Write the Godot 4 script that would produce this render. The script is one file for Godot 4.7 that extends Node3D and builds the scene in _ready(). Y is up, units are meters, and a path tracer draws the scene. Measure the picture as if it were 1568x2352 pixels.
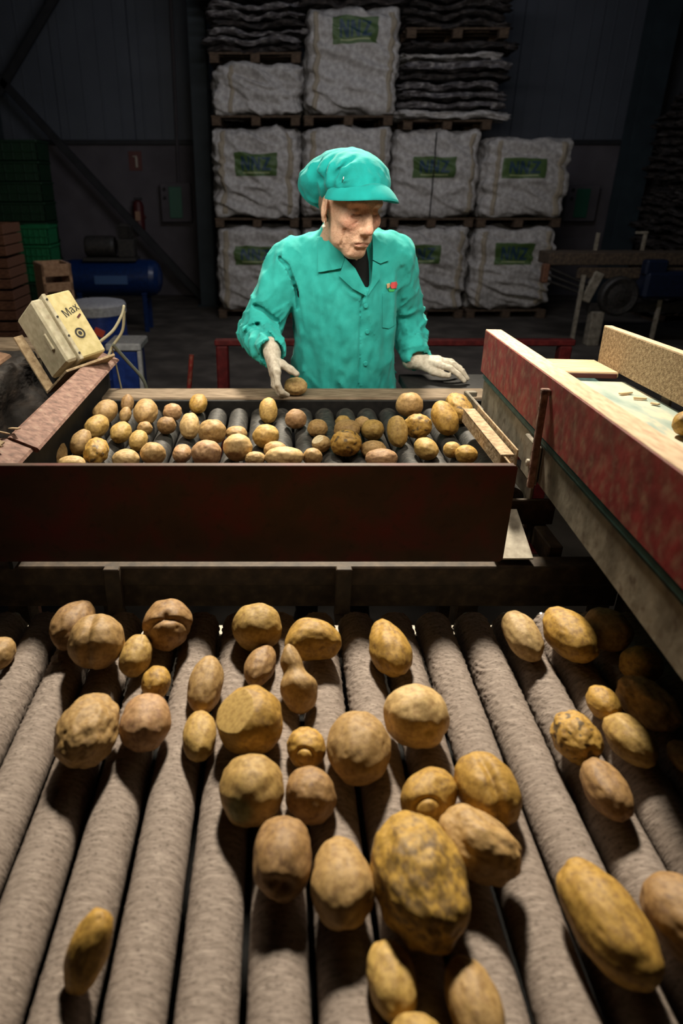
extends Node3D

# ---------------------------------------------------------------- geometry helpers
class MB:
	var v := PackedVector3Array()
	var n := PackedVector3Array()
	var c := PackedColorArray()
	var uv := PackedVector2Array()
	var idx := PackedInt32Array()
	var col := Color(1, 1, 1)
	var with_uv := false

	func _add(p: Vector3, nn: Vector3, t := Vector2.ZERO) -> void:
		v.push_back(p)
		n.push_back(nn)
		c.push_back(col)
		uv.push_back(t)

	# a flat convex polygon facing «out»
	func poly(pts: Array, out: Vector3, uvs: Array = []) -> void:
		var nn := Vector3.ZERO
		for i in pts.size():
			var a: Vector3 = pts[i]
			var b: Vector3 = pts[(i + 1) % pts.size()]
			nn += a.cross(b)
		nn = nn.normalized()
		var flip := nn.dot(out) < 0.0
		if flip:
			nn = -nn
		var b0 := v.size()
		for i in pts.size():
			_add(pts[i], nn, uvs[i] if uvs.size() else Vector2.ZERO)
		for i in range(1, pts.size() - 1):
			if flip:
				idx.append_array([b0, b0 + i, b0 + i + 1])
			else:
				idx.append_array([b0, b0 + i + 1, b0 + i])

	# a box with chamfered edges
	func box(ctr: Vector3, s: Vector3, bev := 0.0, xf := Transform3D()) -> void:
		var h := s * 0.5
		var b := minf(bev, minf(h.x, minf(h.y, h.z)) * 0.6)
		var o := xf * ctr
		var P := func(x: float, y: float, z: float) -> Vector3: return xf * (ctr + Vector3(x, y, z))
		if b <= 0.0:
			for a in 3:
				for sg: float in [-1.0, 1.0]:
					var pts := []
					for q: Array in [[-1.0, -1.0], [1.0, -1.0], [1.0, 1.0], [-1.0, 1.0]]:
						var e := Vector3.ZERO
						e[a] = sg * h[a]
						e[(a + 1) % 3] = q[0] * h[(a + 1) % 3]
						e[(a + 2) % 3] = q[1] * h[(a + 2) % 3]
						pts.append(P.call(e.x, e.y, e.z))
					poly(pts, (pts[0] + pts[2]) * 0.5 - o)
			return
		var k := func(sg: Vector3, a: int) -> Vector3:
			var e := Vector3(sg.x * (h.x - b), sg.y * (h.y - b), sg.z * (h.z - b))
			e[a] = sg[a] * h[a]
			return xf * (ctr + e)
		for a in 3:
			var a1 := (a + 1) % 3
			var a2 := (a + 2) % 3
			for sg: float in [-1.0, 1.0]:
				var pts := []
				for q: Array in [[-1.0, -1.0], [1.0, -1.0], [1.0, 1.0], [-1.0, 1.0]]:
					var e := Vector3.ZERO
					e[a] = sg
					e[a1] = q[0]
					e[a2] = q[1]
					pts.append(k.call(e, a))
				poly(pts, (pts[0] + pts[2]) * 0.5 - o)
			for s1: float in [-1.0, 1.0]:
				for s2: float in [-1.0, 1.0]:
					var e0 := Vector3.ZERO
					var e1 := Vector3.ZERO
					e0[a] = -1.0
					e1[a] = 1.0
					e0[a1] = s1
					e1[a1] = s1
					e0[a2] = s2
					e1[a2] = s2
					var pts2 := [k.call(e0, a1), k.call(e1, a1), k.call(e1, a2), k.call(e0, a2)]
					poly(pts2, (pts2[0] + pts2[2]) * 0.5 - o)
		for sx: float in [-1.0, 1.0]:
			for sy: float in [-1.0, 1.0]:
				for sz: float in [-1.0, 1.0]:
					var e := Vector3(sx, sy, sz)
					var t := [k.call(e, 0), k.call(e, 1), k.call(e, 2)]
					poly(t, t[0] - o)

	# box from its low corner to its high corner
	func bx(lo: Vector3, hi: Vector3, bev := 0.0) -> void:
		box((lo + hi) * 0.5, hi - lo, bev)

	# rows of points -> smooth surface
	func grid(pts: PackedVector3Array, nu: int, nv: int, wrap_u := false, out := Vector3.ZERO, uvs := PackedVector2Array()) -> void:
		var b0 := v.size()
		var i0 := idx.size()
		for i in pts.size():
			_add(pts[i], Vector3.ZERO, uvs[i] if uvs.size() else Vector2.ZERO)
		var mu := nu if wrap_u else nu - 1
		for j in nv - 1:
			for i in mu:
				var a := b0 + j * nu + i
				var b := b0 + j * nu + (i + 1) % nu
				var d := a + nu
				var e := b + nu
				idx.append_array([a, d, b, b, d, e])
		smooth(b0, i0, out)

	# normals of everything from vertex b0 on; closed pieces turn outward, open ones towards «out»
	func smooth(b0: int, i0: int, out := Vector3.ZERO) -> void:
		var acc := PackedVector3Array()
		acc.resize(v.size() - b0)
		var vol := 0.0
		var sumn := Vector3.ZERO
		var mid := Vector3.ZERO
		for i in range(b0, v.size()):
			mid += v[i]
		mid /= maxf(1.0, v.size() - b0)
		for t in range(i0, idx.size(), 3):
			var p := v[idx[t]]
			var f := (v[idx[t + 2]] - p).cross(v[idx[t + 1]] - p)
			acc[idx[t] - b0] += f
			acc[idx[t + 1] - b0] += f
			acc[idx[t + 2] - b0] += f
			vol += f.dot(p - mid)
			sumn += f
		var sg := 1.0
		if (out != Vector3.ZERO and sumn.dot(out) < 0.0) or (out == Vector3.ZERO and vol < 0.0):
			sg = -1.0
			for t in range(i0, idx.size(), 3):
				var q := idx[t + 1]
				idx[t + 1] = idx[t + 2]
				idx[t + 2] = q
		for i in acc.size():
			n[b0 + i] = (acc[i] * sg).normalized() if acc[i].length_squared() > 1e-30 else Vector3.UP

	# profile of (radius, height) turned about y
	func lathe(prof: Array, segs: int, xf := Transform3D()) -> void:
		for k in prof.size() - 1:
			var p0: Vector2 = prof[k]
			var p1: Vector2 = prof[k + 1]
			if p0.is_equal_approx(p1):
				continue
			var b0 := v.size()
			var e := (p1 - p0).normalized()
			for i in segs + 1:
				var a := TAU * i / segs
				var r := Vector3(cos(a), 0, sin(a))
				var nn := (xf.basis * (r * e.y - Vector3.UP * e.x)).normalized()
				_add(xf * (r * p0.x + Vector3.UP * p0.y), nn, Vector2(float(i) / segs, 0))
				_add(xf * (r * p1.x + Vector3.UP * p1.y), nn, Vector2(float(i) / segs, 1))
			for i in segs:
				var q := b0 + i * 2
				idx.append_array([q, q + 2, q + 1, q + 1, q + 2, q + 3])

	func tube(pts: Array, r: float, segs := 8) -> void:
		var rows := PackedVector3Array()
		var up := Vector3(0.13, 0.97, 0.2)
		var m := pts.size()
		for j in m:
			var d: Vector3 = (pts[mini(j + 1, m - 1)] - pts[maxi(j - 1, 0)]).normalized()
			var s := d.cross(up).normalized()
			var u := s.cross(d).normalized()
			for i in segs:
				var a := TAU * i / segs
				rows.push_back(pts[j] + (s * cos(a) + u * sin(a)) * r)
		grid(rows, segs, m, true)
		for e in 2:
			var cap := []
			for i in segs:
				cap.append(rows[(m - 1) * segs * e + i])
			var d2: Vector3 = pts[m - 1] - pts[m - 2] if e == 1 else pts[0] - pts[1]
			poly(cap, d2)

	# polygon in local xy pushed along z, convex or not
	func prism(p: PackedVector2Array, z0: float, z1: float, xf := Transform3D()) -> void:
		var tri := Geometry2D.triangulate_polygon(p)
		for t in range(0, tri.size(), 3):
			for z: float in [z0, z1]:
				var pts := []
				for q in 3:
					pts.append(xf * Vector3(p[tri[t + q]].x, p[tri[t + q]].y, z))
				poly(pts, xf.basis.z * (1.0 if z == maxf(z0, z1) else -1.0))
		var cw := Geometry2D.is_polygon_clockwise(p)
		for i in p.size():
			var a := p[i]
			var b := p[(i + 1) % p.size()]
			var e := (b - a)
			var o2 := Vector3(-e.y, e.x, 0) if cw else Vector3(e.y, -e.x, 0)
			poly([xf * Vector3(a.x, a.y, z0), xf * Vector3(b.x, b.y, z0), xf * Vector3(b.x, b.y, z1), xf * Vector3(a.x, a.y, z1)], xf.basis * o2)

	func mesh() -> ArrayMesh:
		var a := []
		a.resize(Mesh.ARRAY_MAX)
		a[Mesh.ARRAY_VERTEX] = v
		a[Mesh.ARRAY_NORMAL] = n
		a[Mesh.ARRAY_COLOR] = c
		if with_uv:
			a[Mesh.ARRAY_TEX_UV] = uv
		a[Mesh.ARRAY_INDEX] = idx
		var m := ArrayMesh.new()
		m.add_surface_from_arrays(Mesh.PRIMITIVE_TRIANGLES, a)
		return m


# a distance field on a grid, meshed with surface nets
class Sdf:
	var o: Vector3
	var h: float
	var nx: int
	var ny: int
	var nz: int
	var d := PackedFloat32Array()

	func _init(lo: Vector3, hi: Vector3, cell: float) -> void:
		o = lo
		h = cell
		nx = int((hi.x - lo.x) / cell) + 1
		ny = int((hi.y - lo.y) / cell) + 1
		nz = int((hi.z - lo.z) / cell) + 1
		d.resize(nx * ny * nz)
		d.fill(1.0)

	func _put(i: int, e: float, k: float, sub: bool) -> void:
		var a := d[i]
		if sub:
			e = -e
			var hh := maxf(k - absf(a - e), 0.0) / k
			d[i] = maxf(a, e) + hh * hh * k * 0.25
		else:
			var hh := maxf(k - absf(a - e), 0.0) / k
			d[i] = minf(a, e) - hh * hh * k * 0.25

	func cone(a: Vector3, b: Vector3, ra: float, rb: float, k := 0.01, sub := false) -> void:
		var m := maxf(ra, rb) + k + h * 3.0
		var x0 := clampi(int((minf(a.x, b.x) - m - o.x) / h), 0, nx - 1)
		var x1 := clampi(int((maxf(a.x, b.x) + m - o.x) / h) + 1, 0, nx - 1)
		var y0 := clampi(int((minf(a.y, b.y) - m - o.y) / h), 0, ny - 1)
		var y1 := clampi(int((maxf(a.y, b.y) + m - o.y) / h) + 1, 0, ny - 1)
		var z0 := clampi(int((minf(a.z, b.z) - m - o.z) / h), 0, nz - 1)
		var z1 := clampi(int((maxf(a.z, b.z) + m - o.z) / h) + 1, 0, nz - 1)
		var ba := b - a
		var inv := 1.0 / maxf(ba.length_squared(), 1e-9)
		for z in range(z0, z1 + 1):
			for y in range(y0, y1 + 1):
				var i := (z * ny + y) * nx + x0
				for x in range(x0, x1 + 1):
					var pa := Vector3(o.x + x * h - a.x, o.y + y * h - a.y, o.z + z * h - a.z)
					var t := clampf(pa.dot(ba) * inv, 0.0, 1.0)
					_put(i, (pa - ba * t).length() - (ra + (rb - ra) * t), k, sub)
					i += 1

	func chain(pts: Array, r: Array, k := 0.01, sub := false) -> void:
		for j in pts.size() - 1:
			cone(pts[j], pts[j + 1], r[j], r[j + 1], k, sub)

	func ell(ctr: Vector3, r: Vector3, k := 0.01, sub := false, rot := Basis()) -> void:
		var rm := maxf(r.x, maxf(r.y, r.z)) + k + h * 3.0
		var x0 := clampi(int((ctr.x - rm - o.x) / h), 0, nx - 1)
		var x1 := clampi(int((ctr.x + rm - o.x) / h) + 1, 0, nx - 1)
		var y0 := clampi(int((ctr.y - rm - o.y) / h), 0, ny - 1)
		var y1 := clampi(int((ctr.y + rm - o.y) / h) + 1, 0, ny - 1)
		var z0 := clampi(int((ctr.z - rm - o.z) / h), 0, nz - 1)
		var z1 := clampi(int((ctr.z + rm - o.z) / h) + 1, 0, nz - 1)
		var inv := rot.transposed()
		for z in range(z0, z1 + 1):
			for y in range(y0, y1 + 1):
				var i := (z * ny + y) * nx + x0
				for x in range(x0, x1 + 1):
					var q := inv * Vector3(o.x + x * h - ctr.x, o.y + y * h - ctr.y, o.z + z * h - ctr.z)
					var q1 := q / r
					var k0 := q1.length()
					var k1 := (q1 / r).length()
					_put(i, k0 * (k0 - 1.0) / maxf(k1, 1e-6), k, sub)
					i += 1

	# f(p) is added to the field near the surface
	func bump(f: Callable, near := 0.02) -> void:
		for z in nz:
			for y in ny:
				var i := (z * ny + y) * nx
				for x in nx:
					var e := d[i]
					if e < near and e > -near:
						d[i] = e + float(f.call(Vector3(o.x + x * h, o.y + y * h, o.z + z * h)))
					i += 1

	func at(p: Vector3) -> float:
		var q := (p - o) / h
		var x := clampi(int(q.x), 0, nx - 2)
		var y := clampi(int(q.y), 0, ny - 2)
		var z := clampi(int(q.z), 0, nz - 2)
		var f := Vector3(clampf(q.x - x, 0, 1), clampf(q.y - y, 0, 1), clampf(q.z - z, 0, 1))
		var i := (z * ny + y) * nx + x
		var j := i + nx * ny
		var a := lerpf(lerpf(d[i], d[i + 1], f.x), lerpf(d[i + nx], d[i + nx + 1], f.x), f.y)
		var b := lerpf(lerpf(d[j], d[j + 1], f.x), lerpf(d[j + nx], d[j + nx + 1], f.x), f.y)
		return lerpf(a, b, f.z)

	# where a line towards -z first meets the surface at (x, y)
	func front(x: float, y: float) -> float:
		var z := o.z + (nz - 1) * h
		while z > o.z:
			var e := at(Vector3(x, y, z))
			if e < 0.0:
				var lo := z
				var hi := z + h
				for i in 6:
					var m := (lo + hi) * 0.5
					if at(Vector3(x, y, m)) < 0.0:
						lo = m
					else:
						hi = m
				return lo
			z -= h
		return NAN

	func mesh(mb: MB, paint = null) -> void:
		var ids := PackedInt32Array()
		ids.resize(d.size())
		ids.fill(-1)
		var b0 := mb.v.size()
		var i0 := mb.idx.size()
		var sy := nx
		var sz := nx * ny
		var off := [0, 1, sy, sy + 1, sz, sz + 1, sz + sy, sz + sy + 1]
		var lim := h * 3.5
		for z in nz - 1:
			for y in ny - 1:
				var i := (z * ny + y) * nx - 1
				for x in nx - 1:
					i += 1
					var d0 := d[i]
					if d0 > lim or d0 < -lim:
						continue
					var cnt := 0
					for q: int in off:
						if d[i + q] < 0.0:
							cnt += 1
					if cnt == 0 or cnt == 8:
						continue
					var s := Vector3.ZERO
					var m := 0
					for e in 12:
						var ax := e / 4
						var q := e % 4
						var qa: int
						var base: Vector3
						var st: int
						if ax == 0:
							qa = (q & 1) * sy + (q >> 1) * sz
							base = Vector3(0, q & 1, q >> 1)
							st = 1
						elif ax == 1:
							qa = (q & 1) + (q >> 1) * sz
							base = Vector3(q & 1, 0, q >> 1)
							st = sy
						else:
							qa = (q & 1) + (q >> 1) * sy
							base = Vector3(q & 1, q >> 1, 0)
							st = sz
						var da := d[i + qa]
						var db := d[i + qa + st]
						if (da < 0.0) != (db < 0.0):
							base[ax] += da / (da - db)
							s += base
							m += 1
					ids[i] = mb.v.size()
					var p := o + (Vector3(x, y, z) + s / m) * h
					if paint != null:
						mb.col = paint.call(p)
					mb._add(p, Vector3.UP)
		mb.col = Color(1, 1, 1)
		for z in range(1, nz - 1):
			for y in range(1, ny - 1):
				var i := (z * ny + y) * nx
				for x in range(1, nx - 1):
					var k := i + x
					var a := d[k]
					if a > lim or a < -lim:
						continue
					var ina := a < 0.0
					if ina != (d[k + 1] < 0.0):
						_quad(mb, ids[k - sy - sz], ids[k - sz], ids[k], ids[k - sy], ina)
					if ina != (d[k + sy] < 0.0):
						_quad(mb, ids[k - 1 - sz], ids[k - 1], ids[k], ids[k - sz], ina)
					if ina != (d[k + sz] < 0.0):
						_quad(mb, ids[k - 1 - sy], ids[k - sy], ids[k], ids[k - 1], ina)
		mb.smooth(b0, i0)

	func _quad(mb: MB, a: int, b: int, c: int, e: int, ina: bool) -> void:
		if a < 0 or b < 0 or c < 0 or e < 0:
			return
		if ina:
			mb.idx.append_array([a, c, b, a, e, c])
		else:
			mb.idx.append_array([a, b, c, a, c, e])


# ---------------------------------------------------------------- scene helpers
var taken := {}
var N := FastNoiseLite.new()
var rng := RandomNumberGenerator.new()
var M := {}


func numbered(called: String) -> String:
	if not taken.has(called):
		taken[called] = 0
		return called
	taken[called] += 1
	return "%s_%03d" % [called, taken[called]]


func tag(o: Node3D, label: String, category: String, group := "") -> Node3D:
	o.set_meta("label", label)
	o.set_meta("category", category)
	if group:
		o.set_meta("group", group)
	return o


func thing(called: String, label: String, category: String, at := Vector3.ZERO, group := "") -> Node3D:
	var o := Node3D.new()
	o.name = numbered(called)
	add_child(o)
	o.position = at
	tag(o, label, category, group)
	return o


func obj(called: String, mb: MB, m: Material, parent: Node3D = self) -> MeshInstance3D:
	var o := MeshInstance3D.new()
	o.mesh = mb.mesh()
	o.material_override = m
	if parent == self:
		o.name = numbered(called)
		add_child(o)
	else:
		o.name = called
		parent.add_child(o, true)
	return o


func same(called: String, mesh: Mesh, m: Material, parent: Node3D, xf := Transform3D()) -> MeshInstance3D:
	var o := MeshInstance3D.new()
	o.mesh = mesh
	o.material_override = m
	o.name = called
	parent.add_child(o, true)
	o.transform = xf
	return o


func struct(called: String, mb: MB, m: Material) -> MeshInstance3D:
	var o := obj(called, mb, m)
	o.set_meta("kind", "structure")
	return o


func copy(o: Node3D, at: Vector3, label := "", turn := 0.0) -> Node3D:
	var r: Node3D = o.duplicate()
	r.name = numbered(String(o.name).rstrip("0123456789").trim_suffix("_"))
	add_child(r)
	r.position = at
	r.rotation.y = turn
	if label:
		r.set_meta("label", label)
	return r


func one_box(size: Vector3, bev := 0.0) -> MB:
	var m := MB.new()
	m.box(Vector3.ZERO, size, bev)
	return m


func ntex(sd: int, freq: float, stops: Array, oct := 4, kind := FastNoiseLite.TYPE_SIMPLEX_SMOOTH, size := 512) -> NoiseTexture2D:
	var f := FastNoiseLite.new()
	f.seed = sd
	f.frequency = freq
	f.noise_type = kind
	f.fractal_octaves = oct
	var g := Gradient.new()
	var offs := PackedFloat32Array()
	var cols := PackedColorArray()
	for s: Array in stops:
		offs.push_back(s[0])
		cols.push_back(s[1])
	g.offsets = offs
	g.colors = cols
	var t := NoiseTexture2D.new()
	t.width = size
	t.height = size
	t.seamless = true
	t.noise = f
	t.color_ramp = g
	return t


func htex(sd: int, freq: float, oct := 4, size := 512) -> NoiseTexture2D:
	return ntex(sd, freq, [[0.0, Color(0, 0, 0)], [1.0, Color(1, 1, 1)]], oct, FastNoiseLite.TYPE_SIMPLEX_SMOOTH, size)


# a surface whose colour varies by noise; scale is texture repeats per metre
func surf(stops: Array, sd: int, freq: float, scale: Vector3, rough: float, o: Dictionary = {}) -> StandardMaterial3D:
	var m := StandardMaterial3D.new()
	m.albedo_texture = ntex(sd, freq, stops, o.get("oct", 4))
	m.uv1_triplanar = true
	m.uv1_scale = scale
	m.uv1_triplanar_sharpness = 4.0
	m.roughness = rough
	m.metallic = o.get("metal", 0.0)
	m.metallic_specular = o.get("spec", 0.4)
	m.vertex_color_use_as_albedo = o.get("vc", false)
	if o.has("bump"):
		m.heightmap_enabled = true
		m.heightmap_texture = o.bump
		m.heightmap_scale = o.depth
	if o.has("over"):
		m.detail_enabled = true
		m.detail_albedo = o.over
		m.detail_uv_layer = BaseMaterial3D.DETAIL_UV_2
		m.uv2_triplanar = true
		m.uv2_scale = o.over_scale
		m.uv2_triplanar_sharpness = 4.0
	if o.has("rim"):
		m.rim_enabled = true
		m.rim = o.rim
		m.rim_tint = 0.8
	return m


func g3(x: float, y: float, z: float) -> Color:
	return Color(x, y, z)


func flat_mat(col: Color, rough := 0.7, metal := 0.0) -> StandardMaterial3D:
	var m := StandardMaterial3D.new()
	m.albedo_color = col
	m.roughness = rough
	m.metallic = metal
	return m


func make_materials() -> void:
	var grain := htex(11, 0.03, 5)
	var fine := htex(12, 0.12, 3)
	var specks := ntex(21, 0.09, [[0.0, Color(0.2, 0.13, 0.07, 0.7)], [0.2, Color(0.24, 0.16, 0.08, 0.4)], [0.3, Color(0.3, 0.2, 0.1, 0.0)], [1.0, Color(0.3, 0.2, 0.1, 0.0)]], 3)
	var dust := ntex(22, 0.014, [[0.0, Color(0.5, 0.42, 0.32, 0.0)], [0.42, Color(0.5, 0.42, 0.32, 0.05)], [0.65, Color(0.52, 0.44, 0.35, 0.24)], [1.0, Color(0.56, 0.48, 0.38, 0.5)]], 5)
	var rust := ntex(23, 0.02, [[0.0, Color(0.2, 0.12, 0.07, 0.75)], [0.22, Color(0.25, 0.15, 0.08, 0.3)], [0.4, Color(0.3, 0.18, 0.1, 0.0)], [1.0, Color(0.3, 0.18, 0.1, 0.0)]], 5)
	var clods := ntex(24, 0.05, [[0.0, Color(0.15, 0.115, 0.085, 0.7)], [0.24, Color(0.2, 0.16, 0.12, 0.4)], [0.36, Color(0.25, 0.2, 0.16, 0.0)], [1.0, Color(0.25, 0.2, 0.16, 0.0)]], 4)
	# potato skin: the tone of each potato comes with its vertices
	for i in 4:
		M["skin%d" % i] = surf([[0.0, g3(0.82, 0.76, 0.68)], [0.4, g3(0.93, 0.91, 0.87)], [0.62, g3(1, 0.99, 0.96)], [1.0, g3(1, 0.98, 0.9)]], 31 + i, 0.02, Vector3.ONE * (9.0 + i), 0.62, {"vc": true, "bump": grain, "depth": 0.01, "over": specks, "over_scale": Vector3.ONE * (8.0 + 1.7 * i), "spec": 0.45})
	M.roller = surf([[0.0, g3(0.47, 0.425, 0.39)], [0.4, g3(0.54, 0.49, 0.455)], [0.6, g3(0.58, 0.53, 0.495)], [1.0, g3(0.65, 0.6, 0.56)]], 41, 0.02, Vector3(3, 3, 12), 0.82, {"bump": ntex(42, 0.05, [[0.0, Color(0, 0, 0)], [1.0, Color(1, 1, 1)]], 5), "depth": 0.05, "over": clods, "over_scale": Vector3(5, 5, 7), "spec": 0.35})
	M.roller_dark = surf([[0.0, g3(0.14, 0.135, 0.13)], [0.45, g3(0.21, 0.205, 0.2)], [0.7, g3(0.28, 0.27, 0.255)], [1.0, g3(0.4, 0.375, 0.34)]], 43, 0.02, Vector3(4, 4, 8), 0.6, {"bump": fine, "depth": 0.05})
	M.red_paint = surf([[0.0, g3(0.36, 0.07, 0.08)], [0.5, g3(0.47, 0.095, 0.11)], [1.0, g3(0.55, 0.15, 0.15)]], 51, 0.012, Vector3(2, 2, 2), 0.6, {"bump": grain, "depth": 0.04, "over": dust, "over_scale": Vector3(4, 4, 4)})
	M.dark_red = surf([[0.0, g3(0.24, 0.17, 0.11)], [0.45, g3(0.3, 0.19, 0.125)], [0.65, g3(0.35, 0.16, 0.12)], [1.0, g3(0.42, 0.12, 0.11)]], 52, 0.008, Vector3(1.6, 1.6, 1.6), 0.55, {"bump": grain, "depth": 0.03, "over": rust, "over_scale": Vector3(3, 3, 3)})
	M.rusty = surf([[0.0, g3(0.36, 0.27, 0.23)], [0.45, g3(0.5, 0.37, 0.325)], [0.75, g3(0.56, 0.44, 0.385)], [1.0, g3(0.6, 0.52, 0.46)]], 53, 0.02, Vector3(4, 4, 4), 0.75, {"bump": grain, "depth": 0.12, "over": rust, "over_scale": Vector3(5, 5, 5)})
	M.steel = surf([[0.0, g3(0.36, 0.33, 0.28)], [0.5, g3(0.47, 0.44, 0.385)], [1.0, g3(0.57, 0.535, 0.475)]], 54, 0.012, Vector3(2, 2, 2), 0.6, {"bump": grain, "depth": 0.05, "over": rust, "over_scale": Vector3(2.4, 2.4, 2.4), "metal": 0.0})
	M.dusty_steel = surf([[0.0, g3(0.5, 0.42, 0.32)], [0.5, g3(0.66, 0.57, 0.45)], [1.0, g3(0.76, 0.68, 0.56)]], 55, 0.02, Vector3(4, 4, 4), 0.85, {"bump": grain, "depth": 0.1, "over": specks, "over_scale": Vector3(4, 4, 4)})
	M.pale_steel = surf([[0.0, g3(0.62, 0.58, 0.52)], [1.0, g3(0.8, 0.77, 0.7)]], 56, 0.02, Vector3(4, 4, 4), 0.6)
	M.brown_steel = surf([[0.0, g3(0.17, 0.14, 0.11)], [0.6, g3(0.27, 0.22, 0.17)], [1.0, g3(0.36, 0.3, 0.23)]], 57, 0.015, Vector3(3, 3, 3), 0.65, {"bump": grain, "depth": 0.04})
	M.black = surf([[0.0, g3(0.07, 0.07, 0.075)], [1.0, g3(0.14, 0.135, 0.13)]], 58, 0.02, Vector3(3, 3, 3), 0.7)
	M.plank = surf([[0.0, g3(0.37, 0.31, 0.25)], [0.5, g3(0.5, 0.435, 0.36)], [1.0, g3(0.62, 0.55, 0.47)]], 61, 0.02, Vector3(1.2, 8, 8), 0.85, {"bump": grain, "depth": 0.08})
	M.pine = surf([[0.0, g3(0.72, 0.6, 0.46)], [0.5, g3(0.83, 0.73, 0.58)], [1.0, g3(0.9, 0.82, 0.68)]], 62, 0.02, Vector3(1.0, 9, 9), 0.8, {"bump": grain, "depth": 0.04})
	M.board_edge = surf([[0.0, g3(0.74, 0.6, 0.5)], [0.5, g3(0.86, 0.75, 0.62)], [1.0, g3(0.92, 0.82, 0.7)]], 63, 0.02, Vector3(8, 8, 1.5), 0.8, {"bump": grain, "depth": 0.06})
	M.chipboard = surf([[0.0, g3(0.42, 0.34, 0.25)], [0.35, g3(0.53, 0.445, 0.33)], [0.6, g3(0.6, 0.515, 0.395)], [1.0, g3(0.7, 0.62, 0.49)]], 64, 0.045, Vector3(4, 4, 3), 0.85, {"bump": fine, "depth": 0.06, "oct": 3})
	M.belt = surf([[0.0, g3(0.52, 0.6, 0.57)], [0.45, g3(0.66, 0.71, 0.66)], [0.6, g3(0.82, 0.78, 0.68)], [1.0, g3(0.9, 0.84, 0.73)]], 65, 0.01, Vector3(3, 3, 0.9), 0.55, {"bump": fine, "depth": 0.02})
	M.teal_rubber = surf([[0.0, g3(0.12, 0.25, 0.25)], [1.0, g3(0.24, 0.4, 0.4)]], 66, 0.02, Vector3(4, 4, 2), 0.6)
	M.grey_plastic = surf([[0.0, g3(0.66, 0.63, 0.53)], [0.5, g3(0.73, 0.7, 0.6)], [1.0, g3(0.79, 0.76, 0.67)]], 67, 0.015, Vector3(4, 4, 4), 0.55, {"over": dust, "over_scale": Vector3(5, 5, 5)})
	M.cream_plastic = surf([[0.0, g3(0.7, 0.64, 0.45)], [0.5, g3(0.78, 0.72, 0.52)], [1.0, g3(0.83, 0.78, 0.6)]], 68, 0.015, Vector3(4, 4, 4), 0.55)
	M.blue_plastic = surf([[0.0, g3(0.07, 0.14, 0.36)], [1.0, g3(0.12, 0.22, 0.5)]], 69, 0.02, Vector3(2, 2, 2), 0.45)
	M.pale_plastic = surf([[0.0, g3(0.5, 0.5, 0.52)], [1.0, g3(0.66, 0.66, 0.68)]], 70, 0.02, Vector3(3, 3, 3), 0.6)
	M.blue_tank = surf([[0.0, g3(0.02, 0.09, 0.22)], [1.0, g3(0.035, 0.14, 0.31)]], 71, 0.02, Vector3(2, 2, 2), 0.35)
	M.green_crate = surf([[0.0, g3(0.015, 0.11, 0.05)], [1.0, g3(0.03, 0.17, 0.08)]], 72, 0.02, Vector3(2, 2, 2), 0.55)
	M.green_light = surf([[0.0, g3(0.02, 0.27, 0.15)], [1.0, g3(0.04, 0.35, 0.2)]], 73, 0.02, Vector3(2, 2, 2), 0.5)
	M.old_wood = surf([[0.0, g3(0.24, 0.15, 0.1)], [0.5, g3(0.36, 0.23, 0.16)], [1.0, g3(0.46, 0.32, 0.23)]], 74, 0.02, Vector3(1.5, 8, 8), 0.85, {"bump": grain, "depth": 0.06})
	M.pallet_wood = surf([[0.0, g3(0.2, 0.155, 0.11)], [0.5, g3(0.28, 0.22, 0.165)], [1.0, g3(0.38, 0.31, 0.24)]], 75, 0.02, Vector3(1.5, 6, 6), 0.88)
	M.cardboard = surf([[0.0, g3(0.48, 0.36, 0.28)], [1.0, g3(0.63, 0.5, 0.4)]], 76, 0.02, Vector3(3, 3, 3), 0.85)
	M.weave = surf([[0.0, g3(0.5, 0.48, 0.46)], [0.5, g3(0.6, 0.58, 0.56)], [1.0, g3(0.7, 0.68, 0.66)]], 77, 0.02, Vector3(1.5, 1.5, 1.5), 0.6, {"bump": grain, "depth": 0.06})
	M.weave_grey = surf([[0.0, g3(0.2, 0.19, 0.19)], [0.5, g3(0.33, 0.31, 0.31)], [0.75, g3(0.48, 0.46, 0.45)], [1.0, g3(0.62, 0.6, 0.57)]], 78, 0.015, Vector3(1.3, 2.4, 1.3), 0.6, {"bump": grain, "depth": 0.4})
	M.weave_dark = surf([[0.0, g3(0.1, 0.09, 0.085)], [0.6, g3(0.18, 0.16, 0.15)], [1.0, g3(0.32, 0.28, 0.25)]], 79, 0.015, Vector3(1.3, 2.4, 1.3), 0.7, {"bump": grain, "depth": 0.4})
	M.strap = surf([[0.0, g3(0.46, 0.42, 0.36)], [1.0, g3(0.62, 0.57, 0.49)]], 80, 0.05, Vector3(3, 3, 3), 0.75)
	M.concrete = surf([[0.0, g3(0.18, 0.16, 0.14)], [0.5, g3(0.26, 0.235, 0.21)], [1.0, g3(0.34, 0.31, 0.28)]], 81, 0.01, Vector3(0.5, 0.5, 0.5), 0.75, {"bump": grain, "depth": 0.1})
	M.wall_concrete = surf([[0.0, g3(0.28, 0.26, 0.275)], [1.0, g3(0.34, 0.32, 0.335)]], 82, 0.01, Vector3(0.4, 0.4, 0.4), 0.85)
	M.cladding = surf([[0.0, g3(0.26, 0.275, 0.305)], [1.0, g3(0.3, 0.315, 0.345)]], 83, 0.008, Vector3(0.3, 0.3, 0.3), 0.55)
	M.column = surf([[0.0, g3(0.1, 0.135, 0.155)], [1.0, g3(0.14, 0.18, 0.2)]], 84, 0.01, Vector3(0.6, 0.6, 0.6), 0.6)
	M.brace = surf([[0.0, g3(0.09, 0.09, 0.1)], [1.0, g3(0.15, 0.15, 0.16)]], 85, 0.01, Vector3(1, 1, 1), 0.6)
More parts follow.
